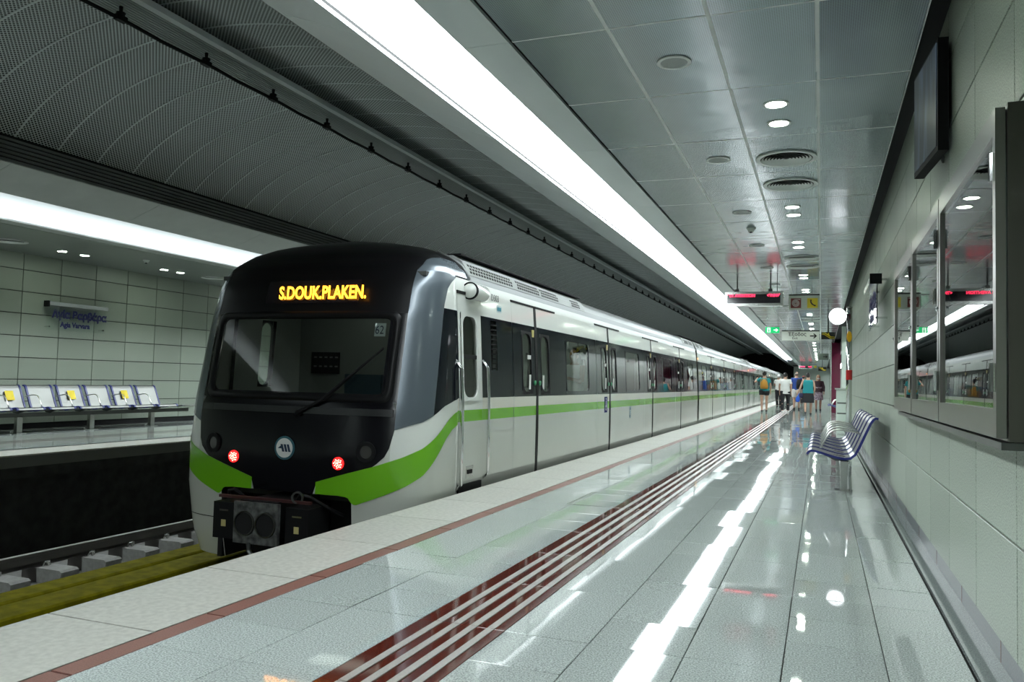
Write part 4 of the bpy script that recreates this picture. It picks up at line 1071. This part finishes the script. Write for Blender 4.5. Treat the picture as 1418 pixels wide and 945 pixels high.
# lamps and badge
for sg in (-1, 1):
    t = empty  # every lamp sits flush on the mask
    c = Vector(npt(sg*.592, .293, .004)); lm = MB().disc(c, .058, (0, -1, 0), .012, 20).build('tail_lamp', TAILRED, e)
    m = MB()
    for i in range(19):
        a = i*2.4; r = .0105*math.sqrt(i); m.disc((c.x+math.cos(a)*r, c.y-.012, c.z+math.sin(a)*r), .0065, (0, -1, 0), .003, 6)
    m.build('lamp_leds', TAILCORE, lm)
    c = Vector(npt(sg*.865, .41, .004))
    hl = MB().ring(c, .058, .095, (sg*.18, -1, 0), .014, 24).build('head_lamp', RUBBER, e)
    MB().disc(c, .06, (sg*.18, -1, 0), .006, 20).build('lamp_lens', mat('unlit_lens', (.09, .09, .09), .1, metal=.4), hl)
c = Vector(npt(0, .405, .004))
bd = MB().disc(c, .112, (0, -1, 0), .008, 32).build('metro_badge', mat('badge_teal', (.03, .12, .16), .35), e)
MB().disc(c-Vector((0, .008, 0)), .092, (0, -1, 0), .003, 32).build('badge_face', WHT, bd)
m = MB()
for x in (-.03, .005, .04): m.prism([(c.x+x-.012, c.z+.035), (c.x+x+.012, c.z+.035), (c.x+x+.034, c.z-.035), (c.x+x+.010, c.z-.035)], c.y-.0135, c.y-.010)
m.prism([(c.x-.07, c.z-.005), (c.x-.04, c.z+.02), (c.x-.03, c.z-.005)], c.y-.0135, c.y-.010)
m.build('badge_symbol', mat('badge_navy', (.01, .03, .07), .4), bd)
# coupler opening and coupler
rec = MB(); rec.box(-.80, .80, .50, .52, -.72, .06); rec.box(-.80, -.745, .06, .5, -.70, .02); rec.box(.745, .80, .06, .5, -.70, .02); rec.box(-.80, .80, .05, .5, .012, .03)
rec.build('coupler_recess', BLACK, e)
cp = MB().box(-.24, .24, -.40, -.36, -.43, -.06).build('coupler_face', mat('worn_coupler_metal', (.16, .165, .165), .5, metal=.5, noise=(14, .4, 1.3)), e)
for x in (-.115, .115): MB().disc((x, -.40, -.25), .105, (0, -1, 0), .004, 24).build('coupler_cone', BLACK, cp); MB().ring((x, -.404, -.25), .10, .112, (0, -1, 0), .012, 24).build('cone_rim', DKSTEEL, cp)
MB().box(-.20, .20, -.36, .5, -.38, -.05).build('coupler_shank', RUBBER, e)
MB().tube([(-.05, -.42, -.42), (-.02, -.45, -.48), (.02, -.45, -.52), (.0, -.42, -.58), (-.06, -.42, -.56)], .02, 8).build('coupler_hook', DKSTEEL, e)
MB().box(-.5, .5, -.30, -.26, -.055, -.03).build('coupler_guard', mat('guard_dark_red', (.05, .012, .012), .6), e)
for sg in (-1, 1):
    x0, x1 = sorted((sg*.28, sg*.52)); bx = MB().box(x0, x1, -.34, -.02, -.42, -.09).build('electric_head', RUBBER, e)
    MB().box((x0+x1)/2-.05, (x0+x1)/2+.05, -.343, -.34, -.17, -.155).build('head_label', STEEL, bx); MB().box((x0+x1)/2-.025, (x0+x1)/2+.025, -.345, -.34, -.31, -.25).build('warning_label', mat('warning_yellow', (.55, .48, .2), .5), bx)
    MB().tube([(sg*.30, -.2, -.04), (sg*.36, -.25, .02), (sg*.45, -.22, .0), (sg*.55, -.1, -.1), (sg*.6, .1, -.2)], .018, 6).build('coupler_hose', RUBBER, e)
MB().ring((.36, -.28, .0), .04, .056, (.3, -1, 0), .02, 16).build('lifting_eye', DKSTEEL, e)
MB().box(-.25, .25, -.1, .45, -.80, -.5).build('track_brush', RUBBER, e)
# cab interior
cab = MB(); cab.box(-1.28, 1.28, 1.95, 2.0, -.02, 2.12); cab.build('cab_rear_wall', mat('cab_wall_grey', (.22, .24, .22), .6), e)
MB().box(-1.28, 1.28, .3, 1.95, -.1, -.02).build('cab_floor', INTERD, e); MB().box(-1.2, 1.2, .45, 1.95, 2.08, 2.12).build('cab_ceiling', INTERD, e)
MB().prism([(.12, .55), (.12, .86), (.30, .93), (.62, .84), (.62, .55)], -1.1, 1.1, 'x').build('driver_desk', mat('desk_grey', (.14, .15, .145), .5), e)
sb = MB().box(-1.10, -.70, 1.935, 1.95, 1.12, 1.38).build('switch_panel', RUBBER, e)
for i in range(5):
    for z in (1.2, 1.31): MB().box(-1.06+i*.075, -1.02+i*.075, 1.93, 1.935, z, z+.018).build('switch_light', mat('switch_pale', (.3, .3, .3), .5), sb)
st = MB().box(-.28, .22, 1.0, 1.4, .42, .52).build('driver_seat', SEATM, e); MB().box(-.26, .20, 1.38, 1.48, .5, 1.12).build('seat_back', SEATM, st)
MB().box(-.5, .5, 1.2, 1.5, 2.06, 2.078).build('added_cab_lamp', mat('added_cab_glow', (.9, .9, .9), .4, emit=(.9, 1, .92), es=1.2), e)  # added weak glow to brighten the cab behind the windscreen
tag(e, 'leading metro car with black cab nose, green stripe and red tail lamps', 'metro car')

# ---- trailing cars
def trailing():
    e = empty('metro_car'); Ln = 17.28
    D = [3.15, 6.88, 10.61, 14.34]; Wn = [(1.32, 1.15), (5.01, 1.22), (8.74, 1.22), (12.47, 1.22), (16.05, 1.15)]
    hs = [(d-.82, d+.82, DZ0, DZ1) for d in D]+[(c-w/2, c+w/2, .93, 1.70) for c, w in Wn]
    obj('side_wall', side_mesh('side_wall', 1, 0, Ln, hs), e)
    for c, w in Wn: window(e, 1, c-w/2, c+w/2, .93, 1.70, .09, TDARK, .03)
    for d in D: door_leaves(e, d)
    far_side(e, 0, Ln, D, Wn); interior(e, 0, Ln); seats(e, [5.0, 8.7, 12.5]); roof(e, 0, Ln); fairing(e, .05, 1.9, [(.2, .9), (1.05, 1.7)]); fairing(e, 15.4, Ln-.05, [(15.6, 16.3), (16.45, 17.1)])
    for y in (0, Ln-.04): MB().box(-1.3, -.5, y, y+.04, -.6, 2.1).box(.5, 1.3, y, y+.04, -.6, 2.1).box(-.5, .5, y, y+.04, 1.95, 2.1).build('end_wall', TDARK, e)
    MB().box(-1.12, 1.12, -.30, .0, -.5, 2.30).build('gangway_bellows', mat('bellows_dark', (.025, .012, .010), .6), e)
    MB().disc((1.32, .1, 1.86), .03, (1, 0, 0), .02, 12).build('side_marker_lamp', mat('marker_orange', (1, .5, .15), .4, emit=(1, .5, .2), es=3), e)
    MB().box(-1.1, 1.1, .2, Ln, -.72, -.12).build('underframe', RUBBER, e); bogie(e, 2.6); bogie(e, 14.6)
    return e
T = trailing()
for i, lab in enumerate(['second metro car, coupled behind the leading car', 'third metro car of the train, level with the walking people', 'fourth metro car of the train, far down the platform', 'last metro car of the train, near the tunnel mouth']):
    o = T if i == 0 else copy_tree(T)
    o.location = (TX, 24.02+17.58*i, 0); tag(o, lab, 'metro car', 'trailing cars of the train')

# ================================================================== FAR END OF THE PLATFORM
e = empty('strip_light', (1.7, 26, 3.12))  # added lamp without a visible source, brightens the far end
dm = MB().box(-.15, .15, 0, 3.9, 0, .03).mesh('diffuser', DIFFUSER)
for k in range(17): obj('diffuser', dm, e, (0, 4*k, 0))
MB().box(-.19, .19, -.05, 68, .02, .04).build('added_lamp_tray', RING, e)
tag(e, 'added strip light in the recess at the far right, brightening the platform end', 'strip light')
e = empty('maroon_enclosure', (.78, 38.5, 0))
MB().box(-.36, .01, 0, 9, 0, 3.1).build('glass_panel', MAROON, e); MB().box(-.39, -.36, -.03, .05, 0, 3.1).build('edge_profile', STEEL, e)
tag(e, 'tall maroon glass enclosure on the platform beyond the pillars', 'enclosure')
for i, (x, y, lab) in enumerate([(.74, 29.0, 'pale stone pillar just beyond the end of the stone wall'), (.60, 52.0, 'thin pale pillar far beyond the maroon enclosure')]):
    e = empty('stone_pillar', (x, y, 0)); MB().box(-.11, .11, -.11, .11, .1, 3.15).build('shaft', PALEWALL, e); MB().box(-.13, .13, -.13, .13, 0, .1).build('plinth', SKIRTING, e); tag(e, lab, 'pillar')
e = empty('service_box', (.66, 27.2, 0))
MB().box(-.22, .25, -.2, .2, 0, 1.05).build('machine_body', PALEWALL, e); MB().box(-.20, .23, -.21, -.2, .62, .66).build('slot', DKSTEEL, e); MB().box(-.26, .27, -.24, .22, 1.05, 1.10).build('lid', STEEL, e); MB().box(-.20, .23, -.21, -.2, .30, .34).build('slot', DKSTEEL, e)
tag(e, 'pale waist-high service box standing behind the chrome pillar', 'box')

# ================================================================== PEOPLE
SKIN = mat('skin', (.45, .27, .19), .55); SKINT = mat('skin_tanned', (.33, .18, .12), .55)
def fused(name, mb, m, voxel, parent, smoothing=2):
    """fuse overlapping shapes into one continuous surface"""
    me = mb.mesh(name, m); o = bpy.data.objects.new(name, me); COL.objects.link(o)
    r = o.modifiers.new('fuse', 'REMESH'); r.mode = 'VOXEL'; r.voxel_size = voxel
    s = o.modifiers.new('smooth', 'SMOOTH'); s.iterations = smoothing; s.factor = .5
    dg = bpy.context.evaluated_depsgraph_get(); dg.update()
    nm = bpy.data.meshes.new_from_object(o.evaluated_get(dg)); nm.name = name
    bpy.data.objects.remove(o)
    nm.polygons.foreach_set('use_smooth', [True]*len(nm.polygons))
    if not nm.materials: nm.materials.append(m)
    return obj(name, nm, parent)
def person(loc, rz, label, H=1.70, skin=SKIN, wide=1., top=None, top_kind='tee', bottom=None, bottom_kind='shorts', hair=None, hair_kind='short', shoes=None, arms=None, stride=.12, lift=0., mask=False, cap=None, build=True):
    """figure facing +y; arms = ((elbow, wrist) left, right) offsets from the shoulder"""
    k = H/1.70; e = empty('person', loc, rz); e.scale = (k, k, k)
    sh = .165*wide; hip = .09*wide
    arms = arms or (((-.05, -.02, -.28), (-.04, .06, -.53)), ((.05, -.02, -.28), (.04, .06, -.53)))
    sx = (-1, 1); J = {}
    for i, s in enumerate(sx):
        f = stride*(1 if i else -1)
        J[i] = dict(hip=(s*hip, 0, .90), knee=(s*(hip+.005), f*.55+.03, .49), ank=(s*hip, f, .085+(lift if i == 0 else 0)), sh=(s*sh, 0, 1.385))
        J[i]['el'] = tuple(a+b for a, b in zip(J[i]['sh'], arms[i][0])); J[i]['wr'] = tuple(a+b for a, b in zip(J[i]['sh'], arms[i][1]))
    b = MB()
    b.loft([(0, 0, .84, .14*wide, .10), (0, 0, .93, .165*wide, .115), (0, 0, 1.06, .135*wide, .095), (0, 0, 1.22, .15*wide, .105), (0, 0, 1.36, .17*wide, .09), (0, 0, 1.43, .09, .065), (0, .01, 1.50, .052, .055)], 16)
    b.tube([(0, .005, 1.42), (0, .02, 1.53)], .053, 12)
    b.loft([(0, .035, 1.475, .03, .035), (0, .03, 1.50, .055, .07), (0, .025, 1.55, .070, .088), (0, .015, 1.60, .075, .095), (0, .01, 1.65, .068, .086), (0, .01, 1.685, .045, .058), (0, .01, 1.70, .015, .02)], 16)
    b.tube([(0, .105, 1.60), (0, .125, 1.555), (0, .105, 1.545)], [.010, .015, .012], 8)          # nose
    b.tube([(-.022, .092, 1.518), (.022, .092, 1.518)], .011, 6)                                    # mouth
    for s in sx: b.ell((s*.076, .012, 1.57), (.014, .022, .032), 8, 6)                              # ears
    for i, s in enumerate(sx):
        q = J[i]
        b.tube([(s*.08, 0, 1.37), q['sh'], tuple((a+c)/2 for a, c in zip(q['sh'], q['el'])), q['el']], [.055, .053, .044, .037], 10)
        b.tube([q['el'], tuple(a+(c-a)*.35 for a, c in zip(q['el'], q['wr'])), q['wr']], [.038, .036, .026], 10)
        d = (Vector(q['wr'])-Vector(q['el'])).normalized(); w = Vector(q['wr'])
        side = Vector((0, 1, 0)) if abs(d.y) < .7 else Vector((0, 0, 1)); side = (side-d*side.dot(d)).normalized(); nrm = d.cross(side)
        b.tube([w-d*.01, w+d*.035, w+d*.08], [.024, .030, .027], 8)                                 # palm
        for j, (o_, ln) in enumerate(((-.028, .062), (-.010, .078), (.009, .075), (.027, .058))):
            r0 = w+d*.075+side*o_; m1 = r0+d*ln*.5+nrm*.006*s; b.tube([r0, m1, r0+d*ln*.92+nrm*.022*s], [.0105, .010, .008], 6)
        t0 = w+d*.025+side*.024; b.tube([t0, t0+d*.03+side*.022, t0+d*.062+side*.026], [.012, .011, .009], 6)  # thumb
        b.tube([q['hip'], tuple(a+(c-a)*.4 for a, c in zip(q['hip'], q['knee'])), q['knee']], [.088*wide, .077, .056], 12)
        kn, an = Vector(q['knee']), Vector(q['ank']); mid_ = kn+(an-kn)*.3+Vector((0, -.018, 0))
        b.tube([kn, mid_, an], [.056, .056, .036], 12)
        b.tube([an+Vector((0, -.035, -.045)), an+Vector((0, .05, -.05)), an+Vector((0, .15, -.062))], [.036, .036, .024], 8)
    fused('body', b, skin, .013, e)
    for s in sx: MB().ell((s*.030, .095, 1.583), (.012, .008, .008), 8, 6).build('eye', BLK, e)
    if top:
        t = MB(); lo = .80 if top_kind == 'long' else .88
        t.loft([(0, 0, lo, .185*wide, .135), (0, 0, 1.0, .175*wide, .13), (0, 0, 1.10, .16*wide, .122), (0, 0, 1.24, .175*wide, .128), (0, 0, 1.36, .185*wide, .108), (0, 0, 1.425, .11, .078)], 18)
        for i, s in enumerate(sx):
            q = J[i]; n_ = 1.0 if top_kind == 'jacket' else (.55 if top_kind in ('tee', 'long') else .0)
            if n_: t.tube([(s*.09, 0, 1.365), q['sh'], tuple(a+(c-a)*n_ for a, c in zip(q['sh'], q['el']))], [.07, .068, .062], 12)
            else: t.tube([(s*.08, 0, 1.37), (s*(sh-.015), 0, 1.375)], [.065, .062], 12)
            if top_kind == 'jacket': t.tube([q['el'], tuple(a+(c-a)*.85 for a, c in zip(q['el'], q['wr']))], [.055, .045], 10)
        fused('jacket' if top_kind == 'jacket' else 'shirt', t, top, .016, e)
    if bottom:
        t = MB()
        if bottom_kind in ('skirt', 'dress'):
            z0 = .50 if bottom_kind == 'skirt' else .52
            t.loft([(0, 0, z0, .205*wide, .20), (0, 0, .72, .20*wide, .165), (0, 0, .90, .178*wide, .13), (0, 0, 1.0, .15*wide, .115)], 20)
            if bottom_kind == 'dress': t.loft([(0, 0, .95, .165*wide, .125), (0, 0, 1.22, .168*wide, .122), (0, 0, 1.36, .178*wide, .10), (0, 0, 1.42, .10, .07)], 18)
        else:
            t.loft([(0, 0, .80, .175*wide, .13), (0, 0, .92, .18*wide, .132), (0, 0, 1.0, .16*wide, .12)], 18)
            for i in range(2):
                q = J[i]; hp, kn, an = Vector(q['hip']), Vector(q['knee']), Vector(q['ank'])
                if bottom_kind == 'trousers': t.tube([hp, hp+(kn-hp)*.5, kn, kn+(an-kn)*.95], [.108*wide, .095, .075, .066], 12)
                else: t.tube([hp, hp+(kn-hp)*(.45 if bottom_kind == 'shorts' else .85)], [.112*wide, .105], 12)
        fused(bottom_kind if bottom_kind != 'trousers' else 'trousers', t, bottom, .016, e)
    if shoes:
        for i in range(2):
            an = Vector(J[i]['ank']); s_ = MB().tube([an+Vector((0, -.06, -.045)), an+Vector((0, .03, -.035)), an+Vector((0, .10, -.05)), an+Vector((0, .185, -.06))], [.035, .046, .042, .022], 10)
            s_.build('shoe', shoes, e, smooth=True)
    if hair:
        h = MB(); h.ell((0, -.004, 1.618), (.088, .104, .098), 16, 10)
        if hair_kind == 'bun': h.ell((0, -.10, 1.68), (.05, .05, .05), 12, 8)
        if hair_kind == 'long': h.loft([(0, -.045, 1.30, .075, .03), (0, -.05, 1.42, .095, .05), (0, -.03, 1.56, .092, .075), (0, -.01, 1.62, .085, .09)], 14)
        if hair_kind == 'pony': h.tube([(0, -.10, 1.64), (0, -.135, 1.56), (0, -.11, 1.42)], [.03, .04, .02], 8)
        if hair_kind == 'thin': h = MB(); h.ell((0, -.02, 1.60), (.080, .092, .06), 16, 10)
        # keep the face free
        hv = [(x, min(y, .045), z) for x, y, z in h.v]; h.v = hv
        h.build('hair', hair, e, smooth=True)
    if cap: MB().ell((0, .005, 1.645), (.088, .105, .07), 16, 8).box(-.06, .06, .08, .17, 1.63, 1.645).build('cap', cap, e)
    if mask: MB().ell((0, .075, 1.535), (.062, .048, .045), 12, 8).build('face_mask', PAPER, e, smooth=True)
    tag(e, label, 'person')
    return e
def m_(n, c, r=.8): return mat(n, c, r)
TEAL = m_('teal_cotton', (.01, .22, .24)); WHITEC = m_('white_cotton', (.62, .62, .60)); BLKC = m_('black_cotton', (.008, .008, .011)); BLUEC = m_('blue_cotton', (.025, .07, .30)); BEIGE = m_('beige_cotton', (.48, .42, .34)); PALEC = m_('pale_shorts', (.55, .55, .54))
HDARK = m_('dark_hair', (.012, .010, .010), .5); HBLOND = m_('blond_hair', (.42, .30, .16), .5); SHB = m_('black_shoe', (.012, .012, .014), .5); SHW = m_('white_shoe', (.65, .65, .65), .5); MUST = m_('mustard_canvas', (.42, .20, .025)); NAVYB = m_('navy_bag', (.02, .02, .06))
FLORAL = mat('floral_print', (.20, .16, .19), .8, noise=(22, .3, 2.2, 2))
def gpos(o, p):  # local point of a person in world space (needed to hang bags on them)
    c, s = math.cos(o.rotation_euler.z), math.sin(o.rotation_euler.z); k = o.scale[0]
    return (o.location.x+k*(p[0]*c-p[1]*s), o.location.y+k*(p[0]*s+p[1]*c), o.location.z+k*p[2])
p1 = person((-2.28, 36.25, 0), .15, 'woman in teal shirt and black shorts lifting a phone beside the train', 1.72, SKIN, 1.12, TEAL, 'tee', BLKC, 'shorts', HDARK, 'bun', SHB, (((-.20, .02, -.14), (-.10, .20, .02)), ((.07, -.02, -.28), (.07, .05, -.53))), .10)
bp = empty('backpack', gpos(p1, (-.03, -.15, .98)), p1.rotation_euler.z)
MB().loft([(0, -.06, 0, .15, .07), (0, -.07, .10, .17, .085), (0, -.06, .26, .14, .075), (0, -.04, .38, .07, .05), (0, -.03, .41, .02, .02)], 14).build('bag_body', MUST, bp, smooth=True)
MB().tube([(-.12, -.02, .04), (-.14, .05, .25), (-.11, .06, .42), (-.03, -.01, .40)], .012, 6).build('strap', MUST, bp); MB().tube([(.12, -.02, .04), (.14, .05, .25), (.11, .06, .42), (.03, -.01, .40)], .012, 6).build('strap', MUST, bp)
tag(bp, 'mustard drawstring backpack on the back of the woman in teal shirt', 'backpack')
ph = empty('phone', gpos(p1, (-.27, .30, 1.45)), p1.rotation_euler.z); MB().box(-.035, .035, -.005, .005, -.07, .07).build('phone_case', RUBBER, ph); MB().box(-.031, .031, -.007, -.005, -.063, .063).build('phone_screen', SCREEN, ph)
tag(ph, 'small dark phone held up by the woman beside the train', 'phone')
person((-1.435, 36.4, 0), -.05, 'woman in white T-shirt and black trousers walking away over the tactile strip', 1.69, SKIN, 1.14, WHITEC, 'long', BLKC, 'trousers', HDARK, 'short', SHW, None, .14)
p3 = person((-1.12, 41.75, 0), .0, 'bald man in blue T-shirt and pale shorts with a black backpack', 1.84, SKIN, 1.10, BLUEC, 'tee', PALEC, 'long_shorts', m_('grey_hair', (.25, .22, .2), .6), 'thin', SHB, None, .12)
bp = empty('backpack', gpos(p3, (.14, -.14, .93)), 0)
MB().loft([(0, -.08, 0, .14, .07), (0, -.10, .08, .17, .10), (0, -.10, .30, .165, .095), (0, -.06, .46, .12, .06), (0, -.05, .49, .05, .03)], 14).build('bag_body', BLKC, bp, smooth=True); MB().box(-.1, .1, -.22, -.18, .06, .22).build('front_pocket', RUBBER, bp)
MB().tube([(-.1, -.03, .05), (-.13, .06, .3), (-.1, .05, .48), (-.03, -.03, .47)], .014, 6).build('strap', BLKC, bp)
tag(bp, 'bulky black backpack on the bald man in blue', 'backpack')
jk = empty('beige_jacket', gpos(p3, (.12, -.17, .66)), 0); MB().loft([(0, 0, 0, .10, .05), (.02, 0, .10, .17, .07), (0, 0, .22, .15, .06), (0, .02, .28, .07, .04)], 12).build('folded_cloth', BEIGE, jk, smooth=True); tag(jk, 'beige jacket hanging below the black backpack', 'jacket')
p4 = person((-.485, 34.15, 0), .03, 'woman in sleeveless teal top and black skirt striding away with bags', 1.66, SKIN, 1.16, TEAL, 'vest', BLKC, 'skirt', HDARK, 'bun', SHB, (((-.10, -.04, -.26), (-.20, .0, -.50)), ((.06, -.02, -.28), (.03, .08, -.53))), .22, .05)
bg = empty('plastic_bag', gpos(p4, (-.40, .0, .52)), 0); MB().loft([(0, 0, 0, .05, .03), (.0, 0, .06, .085, .05), (.02, 0, .18, .075, .05), (.04, 0, .26, .035, .02), (.05, 0, .34, .015, .012)], 12).build('bag_film', mat('blue_plastic', (.02, .10, .55), .3), bg, smooth=True); MB().tube([(.05, 0, .33), (.03, 0, .38), (.06, 0, .39)], .006, 5).build('bag_handle', MATS['blue_plastic'], bg); tag(bg, 'bright blue plastic bag in the hand of the striding woman', 'bag')
bg = empty('handbag', gpos(p4, (-.25, .0, .70)), 0); MB().loft([(0, 0, 0, .09, .05), (0, 0, .05, .115, .065), (0, 0, .15, .10, .05), (0, 0, .19, .06, .03)], 12).build('bag_body', NAVYB, bg, smooth=True); MB().tube([(-.05, 0, .17), (-.03, 0, .26), (.03, 0, .26), (.05, 0, .17)], .008, 5).build('bag_handle', NAVYB, bg); tag(bg, 'dark navy handbag carried beside the blue plastic bag', 'bag')
person((-.13, 40.65, 0), PI+.1, 'blond woman in a floral dress, dark cardigan and face mask facing the camera', 1.69, SKINT, 1.08, m_('dark_cardigan', (.035, .015, .022)), 'jacket', FLORAL, 'dress', HBLOND, 'long', SHB, (((-.07, .02, -.27), (-.06, .12, -.50)), ((.07, .02, -.27), (.06, .12, -.50))), .08, mask=True)
person((-1.02, 53.0, 0), .0, 'distant man in pale blue shirt and red cap between the walkers', 1.80, SKIN, 1.1, m_('pale_blue_cotton', (.25, .42, .60)), 'tee', BLKC, 'trousers', HDARK, 'short', SHB, None, .1, cap=m_('red_cap', (.4, .05, .05)))
person((-2.12, 45.5, 0), .2, 'distant person in white top half hidden beside the train', 1.74, SKIN, 1.0, WHITEC, 'tee', BLKC, 'trousers', m_('pale_hat', (.6, .6, .58)), 'short', SHB, (((-.05, .1, -.25), (.08, .25, -.20)), ((.05, .1, -.25), (-.08, .25, -.20))), .1)
person((-3.78, 12.72, -.02), PI-.35, 'long-haired woman in a white top standing inside the leading car window', 1.66, SKIN, 1.0, m_('white_top', (.75, .8, .76)), 'vest', BLKC, 'skirt', HDARK, 'long', SHB, (((-.06, .10, -.24), (.06, .22, -.20)), ((.06, .08, -.26), (.0, .24, -.34))), .04)
